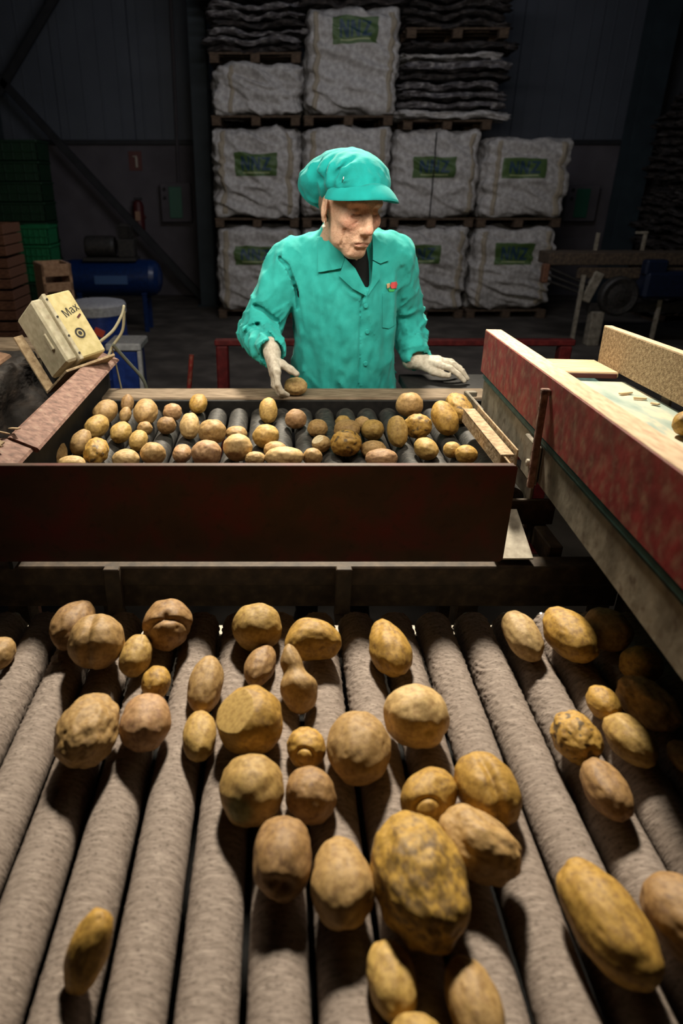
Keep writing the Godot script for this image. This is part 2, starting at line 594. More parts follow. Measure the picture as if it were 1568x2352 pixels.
	M.dark_machine = surf([[0.0, g3(0.09, 0.085, 0.08)], [1.0, g3(0.2, 0.18, 0.16)]], 86, 0.02, Vector3(2, 2, 2), 0.6)
	var weave := htex(92, 0.22, 2)
	M.coat = surf([[0.0, g3(0.15, 0.62, 0.6)], [0.5, g3(0.18, 0.675, 0.655)], [1.0, g3(0.22, 0.72, 0.7)]], 87, 0.01, Vector3(3, 3, 3), 0.85, {"bump": weave, "depth": 0.03, "rim": 0.15})
	M.cap = surf([[0.0, g3(0.0, 0.49, 0.48)], [0.5, g3(0.0, 0.54, 0.535)], [1.0, g3(0.02, 0.59, 0.585)]], 88, 0.01, Vector3(3, 3, 3), 0.85, {"bump": weave, "depth": 0.03, "rim": 0.15})
	M.coat_dark = flat_mat(Color(0.03, 0.3, 0.28), 0.9)
	M.shirt = surf([[0.0, g3(0.05, 0.055, 0.06)], [1.0, g3(0.085, 0.09, 0.095)]], 89, 0.05, Vector3(4, 4, 4), 0.9)
	M.glove = surf([[0.0, g3(0.74, 0.71, 0.64)], [0.5, g3(0.83, 0.8, 0.74)], [1.0, g3(0.88, 0.85, 0.8)]], 90, 0.03, Vector3(6, 6, 6), 0.8, {"over": dust, "over_scale": Vector3(9, 9, 9)})
	M.skin = surf([[0.0, g3(0.9, 0.84, 0.82)], [0.5, g3(0.97, 0.95, 0.94)], [1.0, g3(1, 1, 1)]], 91, 0.03, Vector3(12, 12, 12), 0.55, {"vc": true, "bump": grain, "depth": 0.05})
	M.skin.subsurf_scatter_enabled = true
	M.skin.subsurf_scatter_strength = 0.12
	M.hair = flat_mat(Color(0.42, 0.36, 0.3), 0.7)
	M.pearl = flat_mat(Color(0.92, 0.9, 0.85), 0.2)
	M.trousers = flat_mat(Color(0.1, 0.11, 0.13), 0.9)
	M.chrome = flat_mat(Color(0.6, 0.58, 0.55), 0.35, 0.9)
	M.dark_cable = flat_mat(Color(0.35, 0.36, 0.32), 0.6)
	M.pale_cable = flat_mat(Color(0.6, 0.57, 0.47), 0.6)
	M.navy = surf([[0.0, g3(0.03, 0.06, 0.12)], [1.0, g3(0.05, 0.09, 0.18)]], 95, 0.02, Vector3(2, 2, 2), 0.5)
	M.rail_red = surf([[0.0, g3(0.24, 0.06, 0.07)], [0.6, g3(0.32, 0.08, 0.09)], [1.0, g3(0.4, 0.16, 0.15)]], 96, 0.015, Vector3(3, 3, 3), 0.5)
	M.red_plain = flat_mat(Color(0.27, 0.06, 0.06), 0.5)
	M.ink = flat_mat(Color(0.1, 0.09, 0.09), 0.7)
	M.lamp_metal = flat_mat(Color(0.8, 0.8, 0.78), 0.5)
	M.glow_warm = flat_mat(Color(1, 1, 1), 0.5)
	M.glow_warm.emission_enabled = true
	M.glow_warm.emission = Color(1.0, 0.93, 0.8)
	M.glow_warm.emission_energy_multiplier = 0.5
	M.glow_cool = flat_mat(Color(1, 1, 1), 0.5)
	M.glow_cool.emission_enabled = true
	M.glow_cool.emission = Color(0.8, 0.9, 1.0)
	M.glow_cool.emission_energy_multiplier = 0.5


# a ceiling-hung strip lamp: glowing tubes under a metal tray, and a light of the same size just below
func strip_lamp(called: String, label: String, at: Vector3, size: Vector2, tilt: float, energy: float, colour: Color, glow: Material, hang: float) -> void:
	var t := thing(called, label, "lamp", at)
	t.rotation.x = tilt
	var m := MB.new()
	m.bx(Vector3(-size.x * 0.5, 0.03, -size.y * 0.5), Vector3(size.x * 0.5, 0.06, size.y * 0.5), 0.004)
	for s: float in [-1.0, 1.0]:
		m.box(Vector3(0, 0.02, s * size.y * 0.5), Vector3(size.x, 0.05, 0.006), 0.001)
	m.box(Vector3(0, -0.035, size.y * 0.5 + 0.004), Vector3(size.x, 0.16, 0.005), 0.001)  # added skirt on the viewer side to block light toward the front rollers
	obj("housing_and_added_skirt", m, M.lamp_metal, t)
	for k in 2:
		m = MB.new()
		var z := (k - 0.5) * size.y * 0.5
		m.tube([Vector3(-size.x * 0.47, 0.012, z), Vector3(0, 0.012, z), Vector3(size.x * 0.47, 0.012, z)], 0.013, 10)
		obj("light_tube", m, glow, t)
	for s: float in [-1.0, 1.0]:
		m = MB.new()
		var up := Basis(Vector3.RIGHT, -tilt) * Vector3(0, hang, 0)
		m.tube([Vector3(s * size.x * 0.4, 0.06, 0), Vector3(s * size.x * 0.4, 0.06, 0) + up * 0.5, Vector3(s * size.x * 0.4, 0.06, 0) + up], 0.004, 6)
		obj("hanger", m, M.chrome, t)
	var l := AreaLight3D.new()
	l.name = "lamp_light"
	l.area_size = size
	l.light_energy = energy
	l.light_color = colour
	l.shadow_enabled = true
	l.area_range = 30.0
	t.add_child(l, true)
	l.position = Vector3(0, -0.006, 0)
	l.rotation.x = -PI / 2


# a reflector lamp on a bar under the roof, its beam aimed at a point
func flood_lamp(label: String, at: Vector3, to: Vector3, half_angle: float, energy: float, colour: Color) -> void:
	var t := thing("floodlight", label, "lamp", at)
	t.look_at_from_position(at, to, Vector3.UP)
	var turn := Transform3D(Basis(Vector3.RIGHT, PI / 2), Vector3.ZERO)
	var m := MB.new()
	m.lathe([Vector2(0.05, 0.32), Vector2(0.12, 0.28), Vector2(0.3, 0.06), Vector2(0.36, 0.0), Vector2(0.365, 0.0), Vector2(0.31, 0.065), Vector2(0.13, 0.29), Vector2(0.05, 0.33)], 32, turn)
	obj("reflector", m, M.lamp_metal, t)
	m = MB.new()
	m.lathe([Vector2(0.0, 0.05), Vector2(0.26, 0.05), Vector2(0.26, 0.06), Vector2(0.0, 0.06)], 32, turn)
	obj("light_disc", m, M.glow_warm, t)
	m = MB.new()
	var up := t.basis.inverse() * Vector3(0, 7.5 - at.y, 0)
	m.tube([Vector3(0, 0, 0.31), Vector3(0, 0, 0.31) + up * 0.5, Vector3(0, 0, 0.31) + up * 0.93], 0.02, 8)
	obj("hanger", m, M.chrome, t)
	var l := SpotLight3D.new()
	l.name = "lamp_light"
	l.spot_angle = half_angle
	l.spot_angle_attenuation = 1.0
	l.spot_range = 30.0
	l.spot_attenuation = 2.0
	l.light_energy = energy
	l.light_color = colour
	l.light_size = 0.42
	l.shadow_enabled = true
	t.add_child(l, true)
	l.position = Vector3(0, 0, -0.02)


func build_room() -> void:
	var m := MB.new()
	m.bx(Vector3(-7.2, -0.2, -11.2), Vector3(9.2, 0, 4.2))
	struct("floor", m, M.concrete)
	m = MB.new()
	m.bx(Vector3(-7.2, 7.5, -11.2), Vector3(9.2, 7.7, 4.2))
	struct("ceiling", m, M.cladding)
	m = MB.new()
	m.bx(Vector3(-7.2, 0, -10.9), Vector3(9.2, 2.0, -10.6), 0.01)
	var wb := struct("wall_back", m, M.wall_concrete)
	for k in 16:
		m = MB.new()
		var x := -7.05 + k * 1.02
		m.bx(Vector3(x + 0.003, 2.03, -10.9), Vector3(x + 1.017, 7.5, -10.62), 0.006)
		for r in 4:
			m.bx(Vector3(x + 0.12 + r * 0.24, 2.04, -10.63), Vector3(x + 0.15 + r * 0.24, 7.49, -10.612), 0.005)
		obj("cladding_panel", m, M.cladding, wb)
	m = MB.new()
	m.bx(Vector3(-7.0, 1.985, -10.62), Vector3(9.0, 2.045, -10.55), 0.006)
	struct("trim_1", m, M.brace)
	for side: Array in [["wall_left", -7.2, -7.0, -10.9, 4.0], ["wall_right", 9.0, 9.2, -10.9, 4.0], ["wall_front", -7.2, 9.2, 4.0, 4.2]]:
		m = MB.new()
		m.bx(Vector3(side[1], 0, side[3]), Vector3(side[2], 7.5, side[4]))
		struct(side[0], m, M.wall_concrete)
	# steel columns against the back wall
	for c: Array in [[-0.96, -9.75, 0.2, "dark steel column beside the bag stacks, toward the electrical cabinet"], [4.6, -9.95, 0.3, "wide steel column standing by the right-hand dark bag pile"], [-3.75, -10.2, 0.2, "steel column where the two diagonal braces meet"]]:
		m = MB.new()
		var w: float = c[2]
		for s: float in [-1.0, 1.0]:
			m.bx(Vector3(-w * 0.5, 0, s * 0.13 - 0.008), Vector3(w * 0.5, 7.5, s * 0.13 + 0.008), 0.002)
		m.bx(Vector3(-0.006, 0, -0.125), Vector3(0.006, 7.5, 0.125), 0.001)
		m.bx(Vector3(-w * 0.7, 0, -0.18), Vector3(w * 0.7, 0.02, 0.18), 0.004)
		var o := obj("steel_column", m, M.column)
		o.position = Vector3(c[0], 0, c[1])
		tag(o, c[3], "column")
	for b: Array in [[Vector3(-3.6, 2.75, -10.28), Vector3(-1.1, -0.0, -10.28), "long diagonal brace slanting down behind the air compressor"], [Vector3(-3.62, 2.55, -10.28), Vector3(-1.15, 5.4, -10.28), "diagonal brace rising to the top from the column at the edge"]]:
		m = MB.new()
		var d: Vector3 = b[1] - b[0]
		var x := Transform3D(Basis(Vector3(0, 0, 1), atan2(d.y, d.x)), (b[0] + b[1]) * 0.5)
		m.box(Vector3.ZERO, Vector3(d.length(), 0.1, 0.06), 0.006, x)
		tag(obj("diagonal_brace", m, M.brace), b[2], "brace")


const TABLES := {"f": [0.85, 0.0325, 0.07, 0.0, -9, 9], "b": [0.95, 0.029, 0.0625, 0.0085, -8, 8]}   # top height, roller radius, pitch, first centre, from, to


# one roller lying along z, lumpy with dried mud
func roller_mesh(r: float, z0: float, z1: float, sd: int, mud: float) -> ArrayMesh:
	N.seed = sd
	var nu := 54
	var nv := int((z1 - z0) / 0.0042) + 2
	var m := MB.new()
	var rows := PackedVector3Array()
	for j in nv:
		var z := lerpf(z0, z1, float(j) / (nv - 1))
		var far := smoothstep(0.45, 0.1, float(j) / nv)
		for i in nu:
			var a := TAU * i / nu
			var q := Vector3(cos(a), sin(a), 0)
			var e := N.get_noise_3d(q.x * 40.0, q.y * 40.0, z * 1600.0) * 0.00055
			e += maxf(0.0, N.get_noise_3d(q.x * 520.0, q.y * 520.0, z * 15500.0 + 99.0) - 0.12) * mud * (0.2 + far)
			e = minf(e, 0.0022)
			rows.push_back(q * (r - 0.0012 + e) + Vector3(0, 0, z))
	m.grid(rows, nu, nv, true)
	for s in 2:
		var cap := []
		for i in nu:
			cap.append(rows[(nv - 1) * nu * s + i])
		m.poly(cap, Vector3(0, 0, -1 if s == 0 else 1))
	return m.mesh()


func build_roller_table() -> void:
	var t := thing("roller_table", "long table of dusty grey rollers running toward the viewer under scattered potatoes", "roller conveyor", Vector3(0, 0, 0))
	var kinds := []
	for k in 5:
		kinds.append(roller_mesh(0.0325, -1.03, -0.14, 200 + k * 7, 0.008))
	for k in range(-9, 10):
		same("roller", kinds[posmod(k * 3, 5)], M.roller, t, Transform3D(Basis(Vector3(0, 0, 1), k * 0.9), Vector3(k * 0.07, 0.8175, 0)))
	for e: Array in [[-1.062, -1.03], [-0.14, -0.11]]:
		for k in range(-9, 10):
			var m := MB.new()
			m.lathe([Vector2(0, e[0]), Vector2(0.009, e[0]), Vector2(0.009, e[1]), Vector2(0, e[1])], 12, Transform3D(Basis(Vector3.RIGHT, PI / 2) , Vector3(k * 0.07, 0.8175, 0)))
			obj("roller_shaft", m, M.chrome, t)
	var f := MB.new()
	f.bx(Vector3(-0.70, 0.765, -1.095), Vector3(0.70, 0.775, -1.062), 0.002)
	f.bx(Vector3(-0.70, 0.72, -1.07), Vector3(0.70, 0.766, -1.062), 0.002)
	obj("end_angle", f, M.pale_steel, t)
	f = MB.new()
	f.bx(Vector3(-0.70, 0.62, -1.06), Vector3(0.70, 0.63, -0.11), 0.002)  # added dark sheet that keeps the gaps between the rollers black
	obj("added_dark_tray", f, M.black, t)
	f = MB.new()
	f.bx(Vector3(-0.72, 0.62, -0.11), Vector3(0.72, 0.85, -0.1), 0.002)
	obj("near_plate", f, M.brown_steel, t)
	f = MB.new()
	f.bx(Vector3(-1.2, 0.806, -1.23), Vector3(0.70, 0.851, -1.185), 0.003)
	obj("cross_beam", f, M.brown_steel, t)
	f = MB.new()
	f.bx(Vector3(-1.2, 0.75, -1.215), Vector3(0.70, 0.806, -1.195), 0.002)
	obj("lower_rail", f, M.brown_steel, t)
	for x: float in [-0.333, 0.13]:
		f = MB.new()
		f.bx(Vector3(x - 0.016, 0.745, -1.183), Vector3(x + 0.016, 0.856, -1.165), 0.002)
		f.bx(Vector3(x - 0.016, 0.74, -1.19), Vector3(x + 0.016, 0.75, -1.1), 0.002)
		obj("bracket", f, M.brown_steel, t)
	for s: float in [-1.0, 1.0]:
		f = MB.new()
		f.bx(Vector3(s * 0.72 - 0.012, 0.72, -1.21), Vector3(s * 0.72 + 0.012, 0.85, -0.1), 0.003)
		obj("side_frame", f, M.brown_steel, t)
		for z: float in [-1.1, -0.2]:
			f = MB.new()
			f.bx(Vector3(s * 0.72 - 0.03, 0, z - 0.03), Vector3(s * 0.72 + 0.03, 0.74, z + 0.03), 0.004)
			obj("leg", f, M.brown_steel, t)


func build_sorting_table() -> void:
	var t := thing("sorting_table", "sorting table with dark rollers, rusty side rail and dark red front panel", "sorting table")
	var kinds := []
	for k in 3:
		kinds.append(roller_mesh(0.029, -1.935, -1.36, 300 + k * 5, 0.001))
	for k in range(-8, 9):
		same("roller", kinds[posmod(k, 3)], M.roller_dark, t, Transform3D(Basis(Vector3(0, 0, 1), k * 1.3), Vector3(k * 0.0625 + 0.0085, 0.921, 0)))
	var m := MB.new()
	m.prism(PackedVector2Array([Vector2(-1.2, 0.884), Vector2(0.428, 0.884), Vector2(0.434, 0.89), Vector2(0.434, 1.08), Vector2(0.43, 1.084), Vector2(-1.2, 1.084)]), -1.153, -1.15)
	m.bx(Vector3(-1.2, 1.081, -1.165), Vector3(0.43, 1.084, -1.15), 0.001)
	obj("front_panel", m, M.dark_red, t)
	# the end sheet that carries the near roller ends
	m = MB.new()
	m.bx(Vector3(-0.56, 0.87, -1.345), Vector3(0.6, 0.93, -1.335), 0.002)
	obj("roller_bearer", m, M.brown_steel, t)
	m = MB.new()
	m.bx(Vector3(-0.56, 0.87, -1.955), Vector3(0.6, 0.968, -1.945), 0.002)
	obj("roller_bearer", m, M.black, t)
	# rusty rail along the left side: a bent strip, its near end broken away
	m = MB.new()
	for seg: Array in [[-2.1, -1.32, 0.0], [-1.318, -1.155, 0.012]]:
		var dx: float = seg[2]
		var p := PackedVector2Array([Vector2(-0.492 - dx, 1.05), Vector2(-0.496 - dx, 1.055), Vector2(-0.548 - dx, 1.078), Vector2(-0.556 - dx, 1.076), Vector2(-0.556 - dx, 0.93), Vector2(-0.549 - dx, 0.93), Vector2(-0.549 - dx, 1.066), Vector2(-0.498 - dx, 1.044)])
		m.prism(p, seg[0], seg[1])
	obj("side_rail", m, M.rusty, t)
	rng.seed = 5
	for k in 7:
		m = MB.new()
		m.box(Vector3.ZERO, Vector3(rng.randf_range(0.006, 0.014), 0.003, rng.randf_range(0.02, 0.045)), 0.001)
		var s := obj("rust_flake", m, M.dusty_steel, t)
		s.position = Vector3(-0.558 + rng.randf_range(-0.012, 0.012), 1.088, -1.19 - k * 0.026)
		s.rotation = Vector3(rng.randf_range(-0.6, 0.3), rng.randf_range(-1, 1), rng.randf_range(-0.6, 0.6))
	m = MB.new()
	m.bx(Vector3(-0.53, 0.86, -2.08), Vector3(-0.522, 1.046, -1.16), 0.001)
	obj("side_sheet", m, M.black, t)
	# far plank
	m = MB.new()
	m.bx(Vector3(-0.545, 0.945, -2.062), Vector3(0.63, 0.973, -1.957), 0.004)
	obj("far_plank", m, M.plank, t)
	m = MB.new()
	m.bx(Vector3(0.40, 0.94, -2.25), Vector3(0.86, 0.968, -2.066), 0.003)
	obj("hand_shelf", m, M.black, t)
	# bolted end plate and channel on the right
	m = MB.new()
	m.bx(Vector3(0.541, 0.875, -1.94), Vector3(0.549, 1.0, -1.76), 0.002)
	m.bx(Vector3(0.54, 0.985, -1.945), Vector3(0.574, 0.999, -1.925), 0.002)
	var bp := obj("bolted_plate", m, M.steel, t)
	m = MB.new()
	m.lathe([Vector2(0, 0.0), Vector2(0.011, 0.0), Vector2(0.011, 0.006), Vector2(0.006, 0.01), Vector2(0, 0.01)], 6, Transform3D(Basis(Vector3(0, 0, 1), PI / 2), Vector3(0.541, 0.965, -1.85)))
	obj("bolt", m, M.chrome, bp)
	m = MB.new()
	m.bx(Vector3(0.541, 0.86, -1.76), Vector3(0.547, 0.965, -1.34), 0.001)
	obj("side_sheet", m, M.steel, t)
	m = MB.new()
	m.bx(Vector3(0.476, 1.016, -1.70), Vector3(0.506, 1.021, -1.37), 0.0015)
	m.bx(Vector3(0.476, 0.985, -1.70), Vector3(0.48, 1.021, -1.37), 0.001)
	m.bx(Vector3(0.511, 0.985, -1.70), Vector3(0.515, 1.03, -1.375), 0.001)
	m.bx(Vector3(0.48, 0.985, -1.70), Vector3(0.515, 0.99, -1.375), 0.001)
	obj("end_channel", m, M.dusty_steel, t)
	m = MB.new()
	m.box(Vector3(0.486, 0.998, -1.362), Vector3(0.022, 0.004, 0.012), 0.001, Transform3D(Basis(), Vector3.ZERO))
	m.box(Vector3.ZERO, Vector3(0.02, 0.004, 0.012), 0.001, Transform3D(Basis(Vector3(0, 0, 1), -0.7), Vector3(0.502, 0.992, -1.362)))
	obj("clip", m, M.pale_steel, t)
	# frame below
	for s: Array in [[-0.58, -2.0], [0.58, -2.0], [-0.58, -1.3], [0.42, -1.3]]:
		m = MB.new()
		m.bx(Vector3(s[0] - 0.025, 0, s[1] - 0.025), Vector3(s[0] + 0.025, 0.87, s[1] + 0.025), 0.004)
		obj("leg", m, M.brown_steel, t)
	for x: float in [-0.58, 0.575]:
		m = MB.new()
		m.bx(Vector3(x - 0.015, 0.82, -2.0), Vector3(x + 0.015, 0.868, -1.24), 0.003)
		obj("side_frame", m, M.brown_steel, t)
	# pale sheet below the panel's right end
	m = MB.new()
	var x0 := Transform3D(Basis(Vector3(1, 0, 0), 0.35), Vector3(0.475, 0.888, -1.26))
	m.box(Vector3.ZERO, Vector3(0.075, 0.004, 0.14), 0.001, x0)
	obj("chute_sheet", m, M.pale_steel, t)


func build_side_conveyor() -> void:
	var t := thing("side_conveyor", "sloping side conveyor with pale belt, red side board, chipboard wall and grey steel frame", "conveyor", Vector3(0.581, 1.172, -1.95))
	var fz := Vector3(-0.105, 0.068, 1.0).normalized()
	var fx := Vector3(1, 0, 0.105).normalized()
	t.basis = Basis(fx, fz.cross(fx), fz)
	var m := MB.new()
	m.prism(PackedVector2Array([Vector2(0, -0.115), Vector2(0.045, -0.115), Vector2(0.045, -0.002), Vector2(0.043, -0.0005), Vector2(0.002, -0.0005), Vector2(0, -0.002)]), 0.0, 1.85)
	var rb := obj("side_board", m, M.red_paint, t)
	m = MB.new()
	m.bx(Vector3(0.0015, -0.004, -0.0015), Vector3(0.0435, 0.0012, 1.85), 0.001)
	obj("bare_top_edge", m, M.board_edge, rb)
	rb.set_meta("label", "red painted board with bare wooden top edge")
	m = MB.new()
	m.bx(Vector3(0.002, -0.132, 0.03), Vector3(0.3, -0.117, 1.85), 0.003)
	obj("return_belt", m, M.teal_rubber, t)
	m = MB.new()
	m.bx(Vector3(0.006, -0.212, 0.03), Vector3(0.03, -0.134, 1.85), 0.003)
	obj("steel_frame", m, M.steel, t)
	m = MB.new()
	m.bx(Vector3(0.27, -0.212, 0.03), Vector3(0.294, -0.134, 1.85), 0.003)
	obj("steel_frame", m, M.steel, t)
	m = MB.new()
	m.bx(Vector3(0.046, -0.088, 0.3), Vector3(0.288, -0.08, 1.85), 0.002)
	m.lathe([Vector2(0, -0.121), Vector2(0.017, -0.121), Vector2(0.017, 0.121), Vector2(0, 0.121)], 20, Transform3D(Basis(Vector3(0, 0, 1), PI / 2), Vector3(0.167, -0.097, 0.3)))
	obj("belt", m, M.belt, t)
	m = MB.new()
	m.bx(Vector3(0.276, -0.064, 0.12), Vector3(0.298, 0.03, 1.85), 0.002)
	var cb := obj("chipboard_wall", m, M.chipboard, t)
	m = MB.new()
	m.bx(Vector3(0.2775, 0.026, 0.1185), Vector3(0.2965, 0.0315, 1.85), 0.001)
	obj("bare_top_edge", m, M.board_edge, cb)
	m = MB.new()
	m.bx(Vector3(0.046, -0.075, 0.1), Vector3(0.275, -0.06, 0.285), 0.003)
	var ep := obj("end_plank", m, M.pine, t)
	m = MB.new()
	m.bx(Vector3(0.05, -0.075, 0.286), Vector3(0.27, -0.064, 0.289), 0.001)
	obj("red_edge_strip", m, M.red_plain, ep)
	for z: float in [0.5, 1.1, 1.7]:
		m = MB.new()
		m.bx(Vector3(0.2985, -0.2, z - 0.02), Vector3(0.305, -0.02, z + 0.02), 0.001)
		obj("wall_bracket", m, M.steel, t)
	# upright bar and bracket plate on the near side
	m = MB.new()
	m.bx(Vector3(-0.017, -0.215, 0.705), Vector3(-0.004, -0.02, 0.717), 0.002)
	m.bx(Vector3(-0.017, -0.032, 0.700), Vector3(0.0, -0.02, 0.717), 0.002)
	obj("upright_bar", m, M.rusty, t)
	m = MB.new()
	m.bx(Vector3(-0.006, -0.214, 0.60), Vector3(0.004, -0.135, 0.702), 0.002)
	var pl := obj("bracket_plate", m, M.steel, t)
	m = MB.new()
	m.lathe([Vector2(0, 0.0), Vector2(0.008, 0.0), Vector2(0.008, 0.005), Vector2(0, 0.007)], 6, Transform3D(Basis(Vector3(0, 0, 1), PI / 2), Vector3(-0.006, -0.18, 0.66)))
	obj("bolt", m, M.pale_steel, pl)
	# wood chips on the belt's far edge
	for k in 3:
		m = MB.new()
		m.box(Vector3.ZERO, Vector3(0.035 - k * 0.009, 0.004, 0.009), 0.001)
		var s := obj("wood_chip", m, M.pine, t)
		s.position = Vector3(0.235 + k * 0.012, -0.076, 0.45 + k * 0.05)
		s.rotation.y = 0.5 - k * 0.7
	for z: float in [0.45, 1.0]:
		m = MB.new()
		var top: Vector3 = t.transform * Vector3(0.282, -0.21, z)
		var loc := t.basis.inverse()
		m.box(Vector3.ZERO, Vector3(0.04, top.y, 0.04), 0.004, Transform3D(loc, loc * (Vector3(top.x, top.y * 0.5, top.z) - t.position)))
		obj("leg", m, M.brown_steel, t)


func build_control_box() -> void:
	# the enclosure leans over on a bracket that is bolted to the rusty rail
	var yaw := Basis(Vector3.UP, -0.58)
	var roll := Basis(Vector3(0, 0, 1), 0.56)
	var t := thing("control_box", "tilted beige switch box with handwritten marks on a bracket above the rusty rail", "control box", Vector3(-0.615, 1.15, -2.02))
	t.basis = roll * Basis(Vector3.RIGHT, -0.3) * yaw
	var m := MB.new()
	m.bx(Vector3(-0.062, -0.1, -0.045), Vector3(0.055, 0.1, 0.05), 0.004)
	obj("body", m, M.cream_plastic, t)
	m = MB.new()
	m.bx(Vector3(-0.06, -0.097, 0.052), Vector3(0.053, 0.097, 0.09), 0.006)
	var lid := obj("lid", m, M.grey_plastic, t)
	m = MB.new()
	m.bx(Vector3(0.02, -0.045, 0.0895), Vector3(0.034, 0.005, 0.096), 0.002)
	obj("latch", m, M.grey_plastic, lid)
	m = MB.new()
	m.bx(Vector3(-0.066, -0.104, 0.04), Vector3(0.06, 0.104, 0.0525), 0.002)
	var fl := obj("flange", m, M.grey_plastic, t)
	for y: float in [-0.085, -0.03, 0.03, 0.085]:
		m = MB.new()
		m.lathe([Vector2(0, 0), Vector2(0.0035, 0), Vector2(0.0035, 0.002), Vector2(0, 0.002)], 8, Transform3D(Basis(Vector3(0, 0, 1), -PI / 2), Vector3(0.06, y, 0.046)))
		obj("screw", m, M.ink, fl)
	# writing and round emblem on the right-hand face (+x)
	var face := Transform3D(Basis(Vector3(0, 0, -1), Vector3(0, 1, 0), Vector3(1, 0, 0)), Vector3(0.0555, 0, 0))
	var tm := TextMesh.new()
	tm.text = "Max"
	var sf := SystemFont.new()
	sf.font_names = PackedStringArray(["Droid Sans"])
	tm.font = sf
	tm.font_size = 32
	tm.pixel_size = 0.001
	tm.depth = 0.0008
	same("ink_writing", tm, M.ink, t, face * Transform3D(Basis(Vector3(0, 0, 1), 0.25), Vector3(0.008, 0.04, 0)))
	m = MB.new()
	m.box(Vector3.ZERO, Vector3(0.018, 0.006, 0.001), 0.0, face * Transform3D(Basis(Vector3(0, 0, 1), 0.5), Vector3(0.024, 0.018, 0)))
	obj("red_mark", m, M.red_plain, t)
	m = MB.new()
	var ring := face * Transform3D(Basis(Vector3.RIGHT, PI / 2), Vector3(-0.004, -0.03, 0.0))
	m.lathe([Vector2(0.011, 0.0), Vector2(0.011, 0.0012), Vector2(0.016, 0.0012), Vector2(0.016, 0.0)], 24, ring)
	m.lathe([Vector2(0, 0.0), Vector2(0.006, 0.0), Vector2(0.006, 0.001), Vector2(0, 0.001)], 16, ring)
	obj("round_emblem", m, M.ink, t)
	# bracket
	m = MB.new()
	m.bx(Vector3(-0.085, -0.118, 0.085), Vector3(-0.078, 0.06, 0.115), 0.001)
	m.bx(Vector3(-0.085, -0.125, -0.06), Vector3(0.06, -0.118, 0.115), 0.001)
	m.bx(Vector3(-0.078, -0.118, -0.03), Vector3(-0.062, 0.05, 0.03), 0.001)
	obj("bracket", m, M.dusty_steel, t)
	m = MB.new()
	var inv := t.transform.affine_inverse()
	m.tube([inv * Vector3(-0.54, 1.06, -2.03), (inv * Vector3(-0.54, 1.06, -2.03) + Vector3(-0.02, -0.12, 0.0)) * 0.5, Vector3(-0.02, -0.12, 0.0)], 0.016, 8)
	obj("stand", m, M.dusty_steel, t)


func hose(label: String, pts: Array, r: float, m: Material) -> void:
	var c := Curve3D.new()
	for i in pts.size():
		var tan: Vector3 = (pts[mini(i + 1, pts.size() - 1)] - pts[maxi(i - 1, 0)]) / 6.0
		c.add_point(pts[i], -tan, tan)
	var baked := c.tessellate(4, 3)
	var l := []
	for p in baked:
		l.append(p)
	var mb := MB.new()
	mb.tube(l, r, 8)
	tag(obj("cable", mb, m), label, "cable", "")


# ---------------------------------------------------------------- potatoes
const TONE := {
	"tan": [Color(0.46, 0.30, 0.125), Color(0.33, 0.21, 0.095)], "yellow": [Color(0.50, 0.335, 0.105), Color(0.36, 0.225, 0.075)], "gold": [Color(0.49, 0.30, 0.065), Color(0.27, 0.155, 0.045)],
	"pink": [Color(0.47, 0.29, 0.15), Color(0.33, 0.185, 0.11)], "brown": [Color(0.36, 0.22, 0.095), Color(0.22, 0.125, 0.06)], 
	"pale": [Color(0.56, 0.395, 0.185), Color(0.45, 0.3, 0.135)], "green": [Color(0.44, 0.29, 0.1), Color(0.30, 0.19, 0.07)], "giant": [Color(0.46, 0.285, 0.06), Color(0.16, 0.1, 0.045)],
}
var ico := {}
var potato_seed := 0


func icosphere(level: int) -> Array:
	if ico.has(level):
		return ico[level]
	var p := (1.0 + sqrt(5.0)) / 2.0
	var v := []
	for s: Array in [[-1, p, 0], [1, p, 0], [-1, -p, 0], [1, -p, 0], [0, -1, p], [0, 1, p], [0, -1, -p], [0, 1, -p], [p, 0, -1], [p, 0, 1], [-p, 0, -1], [-p, 0, 1]]:
		v.append(Vector3(s[0], s[1], s[2]).normalized())
	var f := []
	for a in 12:
		for b in range(a + 1, 12):
			for c in range(b + 1, 12):
				if v[a].distance_to(v[b]) < 1.1 and v[b].distance_to(v[c]) < 1.1 and v[a].distance_to(v[c]) < 1.1:
					f.append([a, b, c] if (v[b] - v[a]).cross(v[c] - v[a]).dot(v[a]) < 0 else [a, c, b])
	for l in level:
		var g := []
		var mid := {}
		for t: Array in f:
			var e := []
			for k in 3:
				var a: int = t[k]
				var b: int = t[(k + 1) % 3]
				var key := mini(a, b) * 100000 + maxi(a, b)
				if not mid.has(key):
					mid[key] = v.size()
					v.append((v[a] + v[b]).normalized())
				e.append(mid[key])
			g.append_array([[t[0], e[0], e[2]], [t[1], e[1], e[0]], [t[2], e[2], e[1]], e])
		f = g
	var idx := PackedInt32Array()
	for t: Array in f:
		idx.append_array(t)
	ico[level] = [PackedVector3Array(v), idx]
	return ico[level]


func top_of_rollers(table: String, x: float) -> float:
	var t: Array = TABLES[table]
	var k := clampi(roundi((x - t[3]) / t[2]), t[4], t[5])
	var dx: float = x - t[3] - k * t[2]
	var r: float = t[1]
	return -INF if absf(dx) >= r else t[0] - r + sqrt(r * r - dx * dx)


